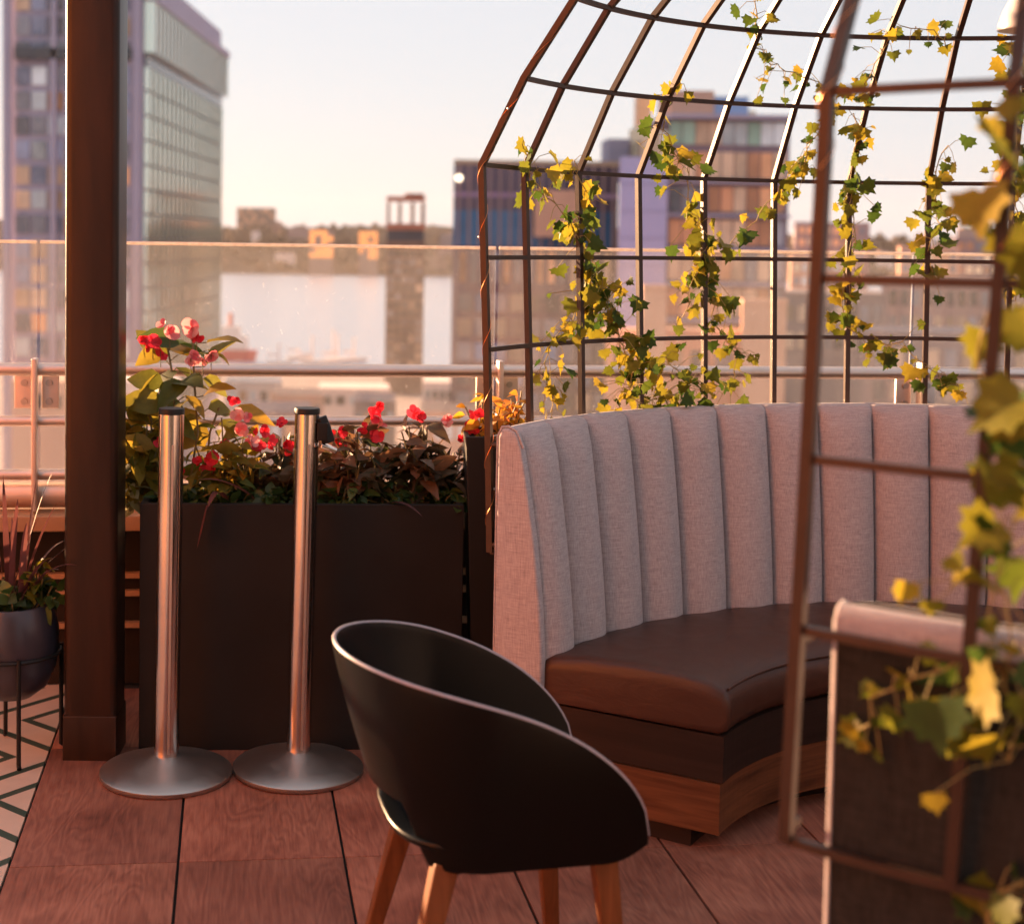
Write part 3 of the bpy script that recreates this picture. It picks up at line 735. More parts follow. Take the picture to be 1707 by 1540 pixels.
bush('begonia_plant', 'yellow green begonia hugging the brown column at the planter end', 'plant', bx(235, 0.0), .09, .10, .36, 15, M['begonia'], .08, .6, 2, [(300, 785, .03, P_), (262, 740, .03, P_)], GP, 9)
bush('impatiens_plant', 'pink and red flowering plant between the two queue posts', 'plant', bx(385, 0.0), .13, .10, .29, 18, M['begonia'], .075, .5, 3, [(398, 690, .05, K_), (405, 715, .05, K_), (352, 765, .05, P_), (372, 742, .04, P_), (345, 785, .045, P_), (385, 668, .035, P_), (432, 745, .045, P_), (420, 735, .045, K_), (330, 770, .035, P_)], GP, 10)
bush('impatiens_plant', 'red flowering plant directly behind the clip queue post', 'plant', bx(480, 0.0), .12, .10, .235, 18, M['darkleaf'], .075, .48, 4, [(440, 720, .045, P_), (470, 705, .035, P_), (483, 745, .05, P_), (455, 735, .035, P_), (560, 735, .05, P_)], GP, 10)
bush('impatiens_plant', 'dark-leaved plant with red blooms right of the clip queue post', 'plant', bx(600, 0.0), .13, .11, .28, 22, M['darkleaf'], .085, .46, 5, [(622, 692, .055, P_), (630, 700, .05, K_), (605, 715, .035, P_), (632, 728, .045, P_), (570, 720, .04, P_)], GP, 11)
bush('impatiens_plant', 'dark bronze-leaved plant at the planter end next to the booth', 'plant', bx(708, 0.0), .13, .11, .29, 22, M['darkleaf'], .085, .46, 6, [(690, 688, .055, P_), (700, 695, .04, P_), (745, 705, .035, K_), (780, 715, .05, P_), (770, 735, .04, P_)], GP, 11)
for i, (px, nm) in enumerate(((300, 'under the tall begonia'), (400, 'under the pink blooms'), (470, 'behind the clip queue post'), (560, 'right of the clip queue post'), (650, 'under the dark-leaved plants'), (735, 'at the planter end by the booth'))):
    bush('ivy_plant', 'low dark green ivy over the planter rim ' + nm, 'plant', bx(px, -.09), .12, .06, .085, 12, M['greenleaf'], .042, .7, 20+i, (), 'low ivy along the planter rim', 10)
bush('vine_plant', 'orange and yellow leaved plant in the tall black planter', 'plant', Vector((.345, 4.28, .90)), .13, .10, .20, 12, M['orange_leaf'], .045, .7, 31, [(790, 690, .04, P_)], None, 7)
# pale variegated leaves spilling over the planter's left end
bush('variegated_plant', 'pale variegated leaves spilling over the left planter corner', 'plant', bx(222, -.02), .05, .08, .10, 9, leaf('pale_leaf', [(0, (.22, .22, .07)), (1, (.55, .48, .28))], .4), .05, .6, 33, (), None, 9)

# strap leaves
def blade(mb, p0, p1, wdt, sag):
    n = 10; vs = []; fs = []
    d = (p1-p0); side = d.cross(Vector((0, 0, 1)))
    side = side.normalized() if side.length > 1e-4 else Vector((1, 0, 0))
    for i in range(n+1):
        f = i/n; c = p0.lerp(p1, f) + Vector((0, 0, sag*4*f*(1-f))); ww = wdt*math.sin(math.pi*min(1, .12+f*.88))**.7 * (1-.25*f)
        vs += [c+side*ww/2, c-Vector((0, 0, ww*.18)), c-side*ww/2]
    for i in range(n): fs += [(i*3, i*3+1, i*3+4, i*3+3), (i*3+1, i*3+2, i*3+5, i*3+4)]
    mb.add(vs, fs)
dl = thing('cordyline_plant', 'few purplish strap leaves drooping over the front of the planter', 'plant', plw(-.2, -.1, zs))
mb = MB()
blade(mb, plw(-.22, -.12, zs+.02), atY(345, 850, pa.y-.02), .03, .05); blade(mb, atY(345, 842, pa.y-.02), atY(328, 915, pa.y-.03), .022, .0)
blade(mb, plw(-.12, -.1, zs+.02), atY(330, 800, pa.y-.02), .03, .03); blade(mb, plw(.22, -.12, zs+.02), atY(705, 862, pa.y-.03), .02, .03)
mb.build('foliage', M['redleaf'], dl, smooth=True, sharp=60)

fp_ = onH(546, 1264); fp_.z = .004
mb = MB(); random.seed(4); petal(mb, fp_, Vector((.1, -.2, 1)).normalized(), Vector((1, .5, .1)), .026, 1.0); petal(mb, fp_+Vector((.012, .006, .002)), Vector((-.2, -.2, 1)).normalized(), Vector((.6, 1, .1)), .022, 1.0)
tag(mb.build('fallen_petal', M['petal'], None, smooth=True), 'red petal fallen on the floor between the two queue post bases', 'petal')
# ------------------------------------------------------------------ pot on stand
fo = onH(76, 1283); pcx = atY(20, 1000, fo.y+.13)
pX, pY = pcx.x, fo.y+.13
zrim = atY(20, 1022, pY-.12).z; 
sd = thing('plant_stand', 'black thin-legged metal stand under the ceramic pot', 'plant stand', (pX, pY, 0))
zring = atY(20, 1108, pY-.14).z
mb = MB(); mb.tube([(pX+.138*math.cos(2*math.pi*i/48), pY+.138*math.sin(2*math.pi*i/48), zring) for i in range(49)], .006, 6); mb.build('ring', M['black'], sd, smooth=True)
for an in (-68, 22, 112, 202):
    a = R(an); ex, ey = pX+.141*math.cos(a), pY+.141*math.sin(a)
    mb = MB(); mb.tube([(ex, ey, zring+.01), (ex, ey, .012), (ex+.012*math.cos(a), ey+.012*math.sin(a), .005)], .0065, 8); mb.build('leg', M['black'], sd, smooth=True)
pt = thing('plant_pot', 'dark glazed round pot in the metal stand by the column', 'pot', (pX, pY, zring-.16))
zb0 = zring-.13; hh = zrim-zb0
mb = MB(); mb.lathe([(0, 0), (.06, .0), (.10, .03), (.125, .085), (.1335, .14), (.1335, hh*.72), (.122, hh*.92), (.112, hh), (.102, hh), (.10, hh-.03), (0, hh-.03)], (pX, pY, zb0), 56)
mb.build('bowl', M['ceramic'], pt, smooth=True, sharp=60)
mb = MB(); mb.lathe([(0, 0), (.099, 0), (.099, .006), (0, .008)], (pX, pY, zb0+hh-.031), 30); mb.build('soil', M['soil'], pt)
random.seed(77)
cp = thing('cordyline_plant', 'purple red cordyline with long blades in the glazed pot', 'plant', (pX, pY, zrim))
mb = MB(); b0 = Vector((pX, pY, zrim-.02))
for (tx, ty, dy) in ((88, 785, .02), (95, 838, -.02), (128, 942, -.08), (100, 950, -.10), (155, 880, 0), (60, 800, .05), (20, 860, .05), (-20, 800, 0), (45, 870, -.05), (90, 930, -.12), (30, 830, -.06), (5, 790, .02), (112, 900, .03), (70, 855, .0)):
    blade(mb, b0+Vector((random.gauss(0, .015), random.gauss(0, .015), 0)), atY(tx, ty, pY+dy), random.uniform(.016, .024), random.uniform(.0, .05))
mb.build('foliage', M['redleaf'], cp, smooth=True, sharp=60)
bush('ivy_plant', 'bright green ivy around the cordyline in the glazed pot', 'plant', Vector((pX+.02, pY-.02, zrim-.02)), .12, .10, .10, 14, M['greenleaf'], .05, .75, 41, (), None, 8)
bush('ivy_plant', 'light green ivy sprig reaching up against the brown column', 'plant', Vector((pX+.085, pY, zrim)), .03, .04, .17, 5, M['ivy'], .045, .8, 42, (), None, 6)

# ================================================================== the city and the river
GZ = -34.0; WZ = -36.0
def gnd(x, y, z=GZ): return onH(x, y, z)
def plane(name, pts, z, mat):
    mb = MB(); mb.add([(x, y, z) for x, y in pts], [tuple(range(len(pts)))]); return struct(mb.build(name, mat))
def water():
    t = NT('river_water'); v = t.coord((.012, .05, 1)); n = t.noise(v, 1.0, 5, .6); n2 = t.noise(t.coord((.25, .6, 1)), 1, 3)
    t.base((.34, .43, .58)); t.p.inputs['Roughness'].default_value = .22; t.p.inputs['Specular IOR Level'].default_value = .9
    h = t.math('ADD', n, t.math('MULTIPLY', n2, .5)); t.bump(h, .5, 1.2); return t.m
plane('river', [(-4000, 300), (6000, 300), (6000, 1700), (-4000, 1700)], WZ, water())
plane('city_ground', [(-600, 25), (900, 25), (900, 470), (110, 470), (60, 395), (-160, 395), (-600, 420)], GZ, plain('city_streets', (.34, .26, .24), .85, var=.5, scale=.06))
plane('ground', [(-4200, -400), (6200, -400), (6200, 3200), (-4200, 3200)], WZ-3, plain('land', (.08, .07, .05), .95, scale=.01))
# far shore hills as one sheet
def hill_mat():
    t = NT('far_woods'); n = t.noise(t.coord((1, 1, 1)), .03, 5, .7)
    t.base(t.ramp(n, [(.3, (.06, .042, .034)), (.6, (.12, .082, .062)), (.8, (.2, .135, .105))])); t.p.inputs['Roughness'].default_value = .95
    t.p.inputs['Specular IOR Level'].default_value = .1; return t.m
HM = hill_mat()
mb = MB(); rows = []
nx = 300
for j, (Y, hmul) in enumerate(((1500, 0), (1504, .04), (1530, .10), (1600, .22), (1700, .5), (1790, .85), (1850, 1.0), (2100, .9), (2600, .3))):
    row = []
    for i in range(nx+1):
        X = -2600 + 6200*i/nx
        hgt = 46 + 14*noise.noise((X*.0021, 3.1, 0)) + 6*noise.noise((X*.008, 1.2, 0)) + 3.5*noise.noise((X*.03, 7, 0)) + 2.5*noise.noise((X*.09, j, 0))
        row.append((X, Y + 14*noise.noise((X*.004, 9, 0))*(1 if j < 3 else 0), WZ-.5 + (hgt+8)*hmul + (1.5*noise.noise((X*.05, j*3.3, 0)) if j else 0)))
    rows.append(row)
mb.ring_loft(rows, closed=False, cap=False); struct(mb.build('hills', HM))

def grid_windows(parent, org, ax, w_, h_, nx_, nz_, mats, nrm, mx=.16, mz=.2, proud=.06, name='window', seed=0, skip=0.):
    """separate window parts over a facade; org = lower left corner, ax = unit vector to the right"""
    rr = random.Random(seed); cw_ = w_/nx_; chh = h_/nz_
    for i in range(nx_):
        for k in range(nz_):
            if rr.random() < skip: continue
            c = org + ax*(cw_*(i+.5)) + Vector((0, 0, chh*(k+.5))) + nrm*proud*.5
            rotm = Matrix((ax, -nrm, Vector((0, 0, 1)))).transposed()
            mb = MB(); mb.box(c, (cw_*(1-mx), proud, chh*(1-mz)), rotm); mb.build(name, rr.choice(mats), parent)
def block(name, label, cat, x0, x1, yt, Y, depth, mat, rot=0., zb_=GZ, parts=True):
    """box whose camera-facing front spans pixel columns x0..x1 at distance Y, top at pixel row yt"""
    a = atY(x0, yt, Y); b = atY(x1, yt, Y); zt_ = (a.z+b.z)/2
    t = thing(name, label, cat, ((a.x+b.x)/2, Y, zb_)); ww = b.x-a.x
    # faces follow the sight line so no side face shows unless rotated
    mid = Vector(((a.x+b.x)/2, Y+depth/2, (zt_+zb_)/2))
    mb = MB(); sh_ = (a.x+b.x)/2/Y*depth*.9
    z0, z1 = zb_, zt_
    q = [(a.x, Y), (b.x, Y), (b.x+sh_, Y+depth), (a.x+sh_, Y+depth)]
    mb.ring_loft([[(x, y, z0) for x, y in q], [(x, y, z1) for x, y in q]]); mb.build('wall', mat, t)
    return t, Vector((a.x, Y, z0)), ww, z1
fwdn = Vector((0, -1, 0)); XA = Vector((1, 0, 0))
def G(n, c, r=.15, m_=0.):
    t = NT(n); oi = t.n('ObjectInfo'); nz = t.noise(t.coord(), .35, 2)
    k = t.math('ADD', t.math('MULTIPLY', oi.outputs['Random'], .75), t.math('MULTIPLY', nz, .7))
    cc = t.n('CombineXYZ')
    for i in range(3): t.l(k, cc.inputs[i])
    t.base(t.mix(1.0, tuple(min(1, x*1.75) for x in c), cc.outputs[0], 'MULTIPLY')); t.p.inputs['Roughness'].default_value = r; return t.m
cW = {'grey': G('grey_glazing', (.16, .16, .19)), 'blue': G('blue_glazing', (.10, .16, .28)), 'tan': G('tan_curtain', (.42, .30, .22), .5), 'org': G('orange_curtain', (.52, .27, .15), .5),
      'dark': G('dark_glazing', (.035, .035, .045)), 'pale': G('pale_glazing', (.38, .42, .46)), 'cream': G('cream_curtain', (.6, .5, .36), .5), 'haze': G('dusk_blue_glazing', (.20, .22, .32)), 'rust': G('rust_panel', (.34, .17, .10), .6), 'green': G('green_glazing', (.16, .24, .2))}
violet = plain('violet_concrete', (.35, .32, .43), .7, var=.15, scale=.2)
glintO = emit('lit_orange_window', (1.0, .33, .08), .22)  # emission in place of sunlight mirrored by far shore panes
# --- glass hotel tower at the left
K = Vector((atY(236, 400, 180).x, 180.0, 0)); ZTOP = atY(236, -60, 180).z
Lc = Vector((atY(9, 400, 180).x, 181.0, 0)); Rc = Vector((atY(366, 400, 238).x, 238.0, 0))
tw_ = thing('glass_tower', 'tall glass and violet concrete tower behind the brown column', 'building', (K.x, K.y, GZ))
mb = MB(); q = [(K.x, K.y), (Rc.x, Rc.y), (Lc.x-4, Rc.y), (Lc.x, Lc.y)]
mb.ring_loft([[(x, y, GZ) for x, y in q], [(x, y, ZTOP) for x, y in q]]); mb.build('wall', violet, tw_)
lax = (K-Lc); lw = lax.length; lax.normalize(); ln = Vector((lax.y, -lax.x, 0))
zf0 = atY(100, 600, 180).z; FH = 41*180/F
mixw = [cW['grey'], cW['grey'], cW['haze'], cW['tan'], cW['org'], cW['pale'], cW['grey'], cW['haze']]
NF = 15
grid_windows(tw_, Lc+lax*.9+Vector((0, 0, zf0)), lax, lw-2.3, FH*NF, 7, NF, mixw, ln, .14, .26, .25, seed=5)
for k, px in enumerate((12, 90, 228)):
    c = atY(px, 300, 180); mb = MB(); mb.box(Vector((c.x, 179.9, (zf0-20+ZTOP)/2)), (.9 if px != 90 else .6, .9, ZTOP-zf0+20)); mb.build('pier', violet, tw_)
mb = MB(); zz = atY(100, 90, 180).z; mb.box(Vector(((Lc.x+K.x)/2, 180.0, zz)), (lw-2.4, 1.1, 1.3)); mb.build('spandrel_band', cW['dark'], tw_)
rax = (Rc-K); rw = rax.length; rax.normalize(); rn = Vector((rax.y, -rax.x, 0))
def curtain_glass():
    t = NT('curtain_wall_glass'); br = t.n('TexBrick')
    t.base((.66, .71, .62)); t.p.inputs['Metallic'].default_value = .85; n = t.noise(t.coord(), .35, 2)
    t.p.inputs['Roughness'].default_value = .10; t.bump(n, .12, .3); return t.m
CG = curtain_glass()
zdark = atY(236, 100, 180).z
def wallslab(z0, z1, proud, mat, nm, a0=0., a1=1.):
    c = K + rax*(rw*(a0+a1)/2) + rn*(proud/2) + Vector((0, 0, (z0+z1)/2))
    mb = MB(); mb.box(c, (rw*(a1-a0), proud, z1-z0), Matrix((rax, -rn, Vector((0, 0, 1)))).transposed()); return mb.build(nm, mat, tw_)
nfl = 15
for k in range(nfl):
    z1 = zdark-.8-k*FH; wallslab(z1-FH+.3, z1, .5, CG, 'glass_band', .012, .995)
wallslab(zdark-.6, zdark+.9, .35, cW['dark'], 'recess_band', .01, .99)
ztu = atY(236, 0, 180).z
wallslab(zdark+1.0, ztu, 1.3, CG, 'upper_glass', .01, 1.0)
wallslab(ztu+.02, ztu+1.0, 1.5, violet, 'cornice', .0, 1.0)
mbm = MB()
for i in range(1, 20):
    c = K + rax*(rw*i/20) + rn*.52; mbm.box(c+Vector((0, 0, zdark-.8-nfl*FH/2)), (.34, .26, nfl*FH), Matrix((rax, -rn, Vector((0, 0, 1)))).transposed())
mbm.build('mullion', plain('mullion_metal', (.22, .22, .17), .4), tw_)
mbm = MB()
for i in range(1, 24):
    c = K + rax*(rw*i/24) + rn*1.33; mbm.box(c+Vector((0, 0, (zdark+1+ztu)/2)), (.26, .22, ztu-zdark-1), Matrix((rax, -rn, Vector((0, 0, 1)))).transposed())
mbm.build('mullion', plain('mullion_metal_pale', (.30, .27, .25), .4), tw_)

# --- slim brown tower
brown = plain('brown_brick', (.16, .10, .075), .8, var=.5, scale=.5)
bt_, o_, ww, z1 = block('brown_tower', 'slim brown brick tower with open lit crown by the river', 'building', 644, 708, 402, 330, 9, brown)
grid_windows(bt_, o_+Vector((.4, 0, 6)), XA, ww-.8, z1-o_.z-8, 5, 14, [cW['dark'], cW['grey'], cW['tan'], cW['dark']], fwdn, .35, .4, .1, seed=9)
zA = atY(676, 384, 330).z; zB = atY(676, 338, 330).z; zC = atY(676, 325, 330).z
x0_ = o_.x
red = plain('red_brick_band', (.32, .12, .08), .8)
mb = MB(); mb.box((x0_+ww/2, 334, (z1+zA)/2), (ww*.96, 8, zA-z1)); mb.build('crown_recess', cW['dark'], bt_)
mb = MB(); mb.box((x0_+ww/2, 334, zA+.8), (ww*1.02, 9.2, 1.4)); mb.build('crown_band', red, bt_)
for fx in (0.0, .33, .70, 1.0):
    for yy in (330.3, 337.7):
        mb = MB(); mb.box((x0_+.4+(ww-.8)*fx, yy, (zA+zB)/2+.7), (.7, .7, zB-zA-1.4)); mb.build('crown_post', brown, bt_)
mb = MB(); mb.box((x0_+ww/2, 334, (zB+zC)/2), (ww*1.0, 9, (zC-zB)*.55)); mb.build('roof', red, bt_)
mb = MB(); mb.box((x0_+ww*.72, 334, zC-.4), (ww*.5, 5, 1.6)); mb.build('roof_hut', red, bt_)

# --- dark blue glass block
db = plain('dark_violet_glass', (.10, .075, .12), .25, .3, .25, .4)
b1, o_, ww, z1 = block('office_block', 'dark blue and violet glass office block left of the trellis ribs', 'building', 757, 1032, 268, 150, 20, db)
zrow = lambda y: atY(890, y, 150).z
def strip(par, o, w_, y0, y1, mat, Y, x0f=0., x1f=1., proud=.15, nm='glass_band'):
    za, zb2 = atY(890, y0, Y).z, atY(890, y1, Y).z
    mb = MB(); mb.box((o.x+w_*(x0f+x1f)/2, Y-proud/2, (za+zb2)/2), (w_*(x1f-x0f), proud, za-zb2)); mb.build(nm, mat, par)
bl = plain('deep_blue_glass', (.035, .12, .26), .15, .2, .4, .5)
strip(b1, o_, ww, 268, 276, plain('tan_parapet', (.4, .28, .2), .7), 150, nm='parapet')
strip(b1, o_, ww, 322, 330, plain('violet_band', (.3, .2, .36), .6), 150, nm='spandrel_band')
strip(b1, o_, ww, 352, 412, bl, 150, 0, .98)
for i in range(16):
    mb = MB(); mb.box((o_.x+ww*(i+.5)/16, 149.75, (zrow(276)+zrow(412))/2), (.22, .2, zrow(276)-zrow(412))); mb.build('fin', plain('fin_metal', (.28, .19, .2), .5) if i == 0 else bpy.data.materials['fin_metal'], b1)
grid_windows(b1, Vector((o_.x+.5, 150, zrow(475))), XA, ww-1, zrow(418)-zrow(475), 14, 1, [cW['tan'], cW['org'], cW['tan'], cW['grey']], fwdn, .45, .1, .12, seed=3)
grid_windows(b1, Vector((o_.x+.5, 150, zrow(690))), XA, ww-1, zrow(485)-zrow(690), 9, 5, [cW['grey'], cW['dark'], cW['blue'], cW['grey'], cW['tan']], fwdn, .2, .3, .12, seed=4)
sal = plain('salmon_stucco', (.62, .36, .27), .85, var=.12, scale=.3)
mb = MB(); mb.box((atY(932, 300, 147).x, 148.6, (zrow(318)+zrow(395))/2), (ww*.26, 2.4, zrow(318)-zrow(395))); mb.build('stair_box', sal, b1)
mb = MB(); mb.lathe([(0, -.35), (.3, -.2), (.36, 0), (.3, .2), (0, .35)], atY(765, 297, 149.4), 12); mb.build('wall_lamp', emit('wall_lamp_glow', (1, .8, .55), .8), b1)
mb = MB(); mb.box((atY(1040, 250, 158).x, 160, zrow(258)), (3.6, 5, 4.6)); mb.build('roof_hut', violet, b1)

# --- pale violet slab tower
pv = plain('lavender_panel', (.36, .36, .62), .6, var=.08, scale=.2)
b2, o_, ww, z1 = block('slab_tower', 'plain lavender slab tower between the fourth and fifth ribs', 'building', 1034, 1114, 262, 118, 8, pv)
for i in range(1, 12):
    mb = MB(); mb.box((o_.x+ww/2, 117.97, z1-2.2*i), (ww*.98, .06, .06)); mb.build('panel_joint', plain('joint_grey', (.25, .25, .42), .7) if i == 1 else bpy.data.materials['joint_grey'], b2)
# --- cream sunlit block behind
zc3 = atY(1080, 192, 140).z
b3 = thing('cream_block', 'pale cream sunlit block behind the lavender slab', 'building', (30, 146, GZ))
mb = MB(); mb.box((30.4, 146.5, (zc3+GZ)/2), (7.6, 24.6, zc3-GZ)); mb.build('wall', plain('cream_stucco', (.80, .66, .48), .8, var=.1), b3)
grid_windows(b3, Vector((26.6, 158.4, zc3-10)), Vector((0, -1, 0)), 24, 9, 9, 3, [cW['cream'], cW['pale'], cW['tan']], Vector((-1, 0, 0)), .3, .4, .12, seed=11)
mb = MB(); mb.box((27.4, 155, zc3+1.6), (1.4, 2.4, 3.2)); mb.build('chimney', cW['org'], b3)
# --- brick and glass apartment building
vb = plain('violet_brick', (.20, .15, .20), .75, var=.3, scale=.3)
b4, o_, ww, z1 = block('apartment_building', 'brick and glass apartment building with rooftop boxes behind the trellis', 'building', 1116, 1318, 195, 120, 14, vb)
zr4 = lambda y: atY(1216, y, 120).z
mb = MB(); mb.box((atY(1155, 170, 122).x, 125, (zr4(148)+zr4(195))/2), (3.6, 6, zr4(148)-zr4(195))); mb.build('roof_hut', sal, b4)
mb = MB(); mb.box((atY(1222, 170, 122).x, 125.5, (zr4(156)+zr4(195))/2), (2.9, 6, zr4(156)-zr4(195))); mb.build('roof_tank', plain('blue_tank', (.28, .38, .62), .5), b4)
mb = MB(); mb.box((o_.x+ww/2, 126, zr4(196)), (ww*1.03, 14, .35)); mb.build('roof_slab', violet, b4)
zz = zr4(240)
grid_windows(b4, Vector((o_.x, 120, zr4(243))), XA, ww*.97, zr4(203)-zr4(243), 9, 1, [cW['green'], cW['pale'], cW['green'], cW['tan']], fwdn, .08, .05, .14, seed=12)
mats4 = [cW['tan'], cW['org'], cW['tan'], cW['grey'], cW['rust']]
for r_, (ya, yb) in enumerate(((252, 300), (310, 356), (365, 412), (420, 470), (478, 530), (540, 600))):
    grid_windows(b4, Vector((o_.x+.1, 120, zr4(yb))), XA, ww*.96, zr4(ya)-zr4(yb), 9, 1, mats4, fwdn, .12, .1, .14, seed=20+r_)
    mb = MB(); mb.box((o_.x+ww/2, 119.8, zr4(yb+4)), (ww*1.02, .7, .22)); mb.build('floor_slab', violet, b4)
# low salmon blocks close by
def simple(name, label, x0, x1, yt, Y, dep, mat, nx_=0, nz_=0, wm=None, seed=0, hgt=None):
    t, o, w_, z_ = block(name, label, 'building', x0, x1, yt, Y, dep, mat)
    mb = MB(); mb.box((o.x+w_/2, Y+.2, z_+.12), (w_*1.02, .6, .3)); mb.build('parapet', mat, t)
    if nx_: grid_windows(t, Vector((o.x+w_*.04, Y, z_-(hgt or 9))), XA, w_*.92, (hgt or 9)-.6, nx_, nz_, wm or [cW['grey'], cW['dark'], cW['tan']], fwdn, .35, .4, .1, seed=seed)
    return t
sal2 = plain('salmon_brick', (.72, .42, .30), .85, var=.12, scale=.4)
simple('chimney_block', 'narrow salmon rooftop block seen through the windscreen between ribs', 1071, 1112, 482, 90, 4, sal2)
simple('salmon_building', 'wide low salmon building just above the banquette back', 1010, 1238, 556, 92, 6, sal2, 5, 1, [cW['grey'], cW['tan']], 2, 3)
simple('salmon_building', 'tall salmon block right of the low salmon building', 1238, 1312, 506, 88, 6, sal2)
greyb = plain('grey_roofing', (.24, .19, .21), .8, var=.3, scale=.3); mauve = plain('mauve_brick', (.30, .20, .21), .85, var=.3, scale=.3)
simple('warehouse', 'wide mauve warehouse with flat roof right of the brick apartments', 1300, 1480, 492, 170, 20, greyb, 8, 2, None, 5, 7)
simple('warehouse', 'flat-roofed warehouse with pale windows at the right edge', 1470, 1720, 470, 210, 22, mauve, 12, 2, None, 6, 8)
simple('warehouse', 'long dark roofed warehouse low in the windscreen at right', 1440, 1760, 560, 120, 14, greyb, 10, 2, None, 7, 6)
simple('far_block', 'far mauve apartment block on the skyline right of the entrance rib', 1325, 1450, 372, 520, 40, mauve, 8, 5, [cW['tan'], cW['grey'], cW['org']], 8, 22)
simple('far_block', 'far salmon block with lit windows below the skyline at right', 1500, 1600, 412, 420, 30, sal, 7, 3, [cW['grey'], cW['org'], cW['cream']], 9, 12)
simple('far_block', 'far grey block near the right edge of the skyline', 1590, 1720, 398, 460, 30, greyb, 8, 3, [cW['grey'], cW['org'], cW['cream']], 10, 12)
simple('far_block', 'far low brick block between the near rib and the brick apartments', 1318, 1420, 430, 300, 30, sal, 7, 4, [cW['grey'], cW['pale'], cW['cream']], 15, 12)
# low waterfront roofs at the left
random.seed(21)
pale = plain('pale_shed', (.80, .66, .62), .85, var=.2, scale=.3)
low = [(375, 470, 640, 215, pale), (455, 540, 662, 190, sal), (530, 650, 650, 240, pale), (590, 660, 672, 170, mauve), (705, 770, 640, 235, pale), (20, 110, 640, 150, sal), (200, 300, 640, 150, pale), (700, 800, 690, 140, sal), (400, 520, 690, 150, mauve)]
for i, (a, b, yt, Y, mt) in enumerate(low):
    names = ['pale waterfront shed left of the slim brown tower, behind the pink flowers', 'low salmon waterfront shed behind the clip queue post', 'long pale shed at the foot of the slim brown tower', 'small mauve roof in front of the slim brown tower', 'pale shed between the slim brown tower and the office block', 'low salmon roof at the left edge behind the railing plate', 'pale roof behind the tall begonia', 'low salmon roof below the office block', 'mauve roof low behind the railing between the queue posts']
    simple('waterfront_shed', names[i], a, b, yt, Y, 12, mt, 5, 1, [cW['dark'], cW['org'], cW['pale']], 40+i, 3)
# ferry and sailing boats
fp = atY(392, 600, 440)
fy = thing('ferry', 'white and red ferry moored at the near shore beside the glass tower', 'boat', (fp.x, 440, WZ))
mb = MB(); mb.ring_loft([[(fp.x+x*k, 440+y*k, WZ+z) for x, y in ((-6, -3), (4, -3), (7, 0), (4, 3), (-6, 3))] for z, k in ((-.5, .85), (3.2, 1.0))]); mb.build('hull', plain('red_hull', (.55, .06, .06), .5), fy)
wht = plain('white_paint', (.75, .66, .62), .5)
mb = MB(); mb.box((fp.x-1, 440, WZ+5.4), (9.5, 5, 4.2)); mb.build('cabin', wht, fy, bevel=.2)
mb = MB(); mb.box((fp.x-1.5, 440, WZ+9.0), (6, 4, 3)); mb.build('bridge', wht, fy, bevel=.2)
mb = MB(); mb.tube([(fp.x-1.5, 440, WZ+10.5), (fp.x-1.5, 440, WZ+14.5)], .7, 10); mb.build('funnel', plain('red_funnel', (.5, .12, .1), .5), fy, smooth=True)
for i, (px, yt) in enumerate(((465, 572), (521, 560), (556, 548), (563, 556), (590, 562), (498, 580))):
    Y = 425+i*4; top = atY(px, yt, Y)
    lab = ['leftmost moored sailboat with a pale mast on the river', 'sailboat with a tall mast left of the tallest one', 'sailboat with the tallest mast on the river', 'sailboat just right of the tallest mast', 'sailboat nearest the slim brown tower', 'small sailboat with the shortest mast'][i]
    t = thing('sailboat', lab, 'boat', (top.x, Y, WZ), 'sailboats moored at the near shore')
    mb = MB(); mb.ring_loft([[(top.x+x*k, Y+y*k, WZ+z) for x, y in ((-4, -1.1), (2, -1.2), (4.6, 0), (2, 1.2), (-4, 1.1))] for z, k in ((-.3, .7), (1.3, 1.0))]); mb.build('hull', wht, t)
    mb = MB(); mb.tube([(top.x, Y, WZ+1), tuple(top)], .3, 8); mb.build('mast', pale, t, smooth=True)
    mb = MB(); mb.tube([(top.x, Y, WZ+3), (top.x-3.4, Y, WZ+3.1)], .35, 8); mb.build('boom', pale, t, smooth=True)
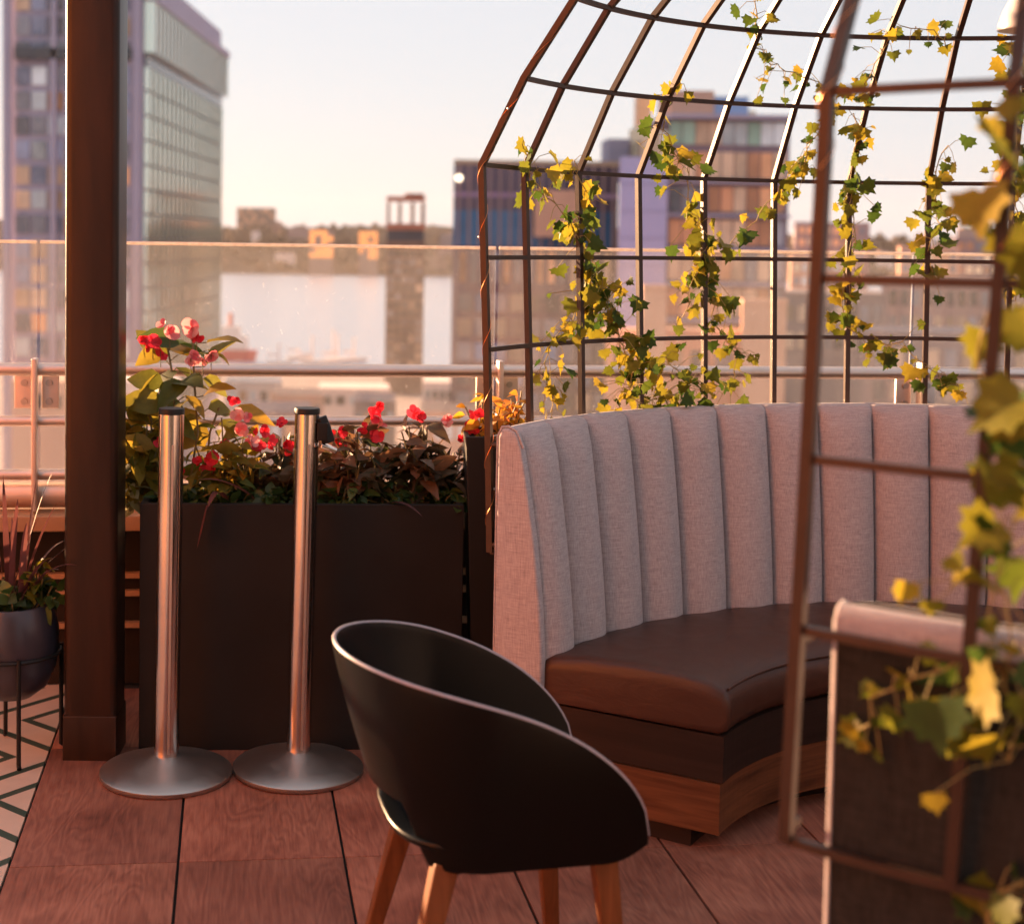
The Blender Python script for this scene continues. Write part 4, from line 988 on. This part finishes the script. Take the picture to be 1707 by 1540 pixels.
# far shore buildings
fm = plain('far_masonry', (.27, .17, .15), .85, var=.3, scale=.05)
simple('hilltop_building', 'broad blocky building on top of the far hill', 395, 460, 347, 1850, 40, fm, 8, 4, [cW['dark'], cW['org']], 50, 26)
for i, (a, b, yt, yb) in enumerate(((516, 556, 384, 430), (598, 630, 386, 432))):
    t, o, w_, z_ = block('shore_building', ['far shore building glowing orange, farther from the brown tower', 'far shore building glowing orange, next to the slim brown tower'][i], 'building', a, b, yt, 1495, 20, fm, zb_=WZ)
    grid_windows(t, Vector((o.x, 1495, atY(a, yb, 1495).z)), XA, w_, z_-atY(a, yb, 1495).z, 4, 5, [glintO], fwdn, .22, .22, .6, seed=i, name='lit_window', skip=.22)  # glowing panes imitate the sun's reflection on the facade
rr = random.Random(5)
shore = []
for i in range(34):
    px = rr.uniform(-40, 760) if i < 20 else rr.uniform(1320, 1720)
    shore.append((px, rr.uniform(14, 40), rr.uniform(372, 436)))
for i, (px, wd, yt) in enumerate(shore):
    Y = 1505 + (440-yt)*4.2
    side = 'left of the dome' if px < 780 else 'right of the entrance rib'
    t, o, w_, z_ = block('shore_house', 'small blurred building among the trees on the far shore ' + side, 'building', px, px+wd, yt, Y, 20, rr.choice([fm, greyb, mauve, pale]), zb_=WZ)
    t['group'] = 'far shore buildings ' + side
    mb = MB(); mb.box((o.x+w_/2, Y+9, z_+1.2), (w_*.5, 8, 2.4)); mb.build('roof_hut', fm, t)
# woods along the far crest (one mass)
mb = MB(); rr = random.Random(9)
for i in range(2600):
    X = rr.uniform(-1100, 2400); Y = rr.uniform(1510, 1850)
    f = (Y-1500)/350; zg = WZ + 52*f*.95
    s = rr.uniform(4, 9)
    c = Vector((X, Y, zg+s*.3)); vs = []
    for an in range(6):
        a = an/6*2*math.pi + rr.random()
        vs.append(c+Vector((s*math.cos(a)*rr.uniform(.7, 1.2), s*math.sin(a), rr.uniform(-.2, .2)*s)))
    vs += [c+Vector((0, 0, s*rr.uniform(.7, 1.2))), c-Vector((0, 0, s))]
    mb.add(vs, [(k, (k+1) % 6, 6) for k in range(6)] + [((k+1) % 6, k, 7) for k in range(6)])
o = mb.build('woods', HM); tag(o, 'brown autumn woods covering the far river bank', 'woods', kind='stuff')

# river haze: one box round the whole scene
mb = MB(); mb.box((1000, 1400, 25), (10600, 3800, 132)); hz = mb.build('haze', bpy.data.materials.new('river_haze')); tag(hz, None, None, kind='stuff')
hm = hz.data.materials[0]; hm.use_nodes = True; hm.node_tree.nodes.remove(hm.node_tree.nodes['Principled BSDF'])
pvn = hm.node_tree.nodes.new('ShaderNodeVolumePrincipled'); pvn.inputs['Color'].default_value = (.9, .8, .78, 1); pvn.inputs['Density'].default_value = .000045; pvn.inputs['Anisotropy'].default_value = .2
hm.node_tree.links.new(pvn.outputs[0], hm.node_tree.nodes['Material Output'].inputs['Volume'])
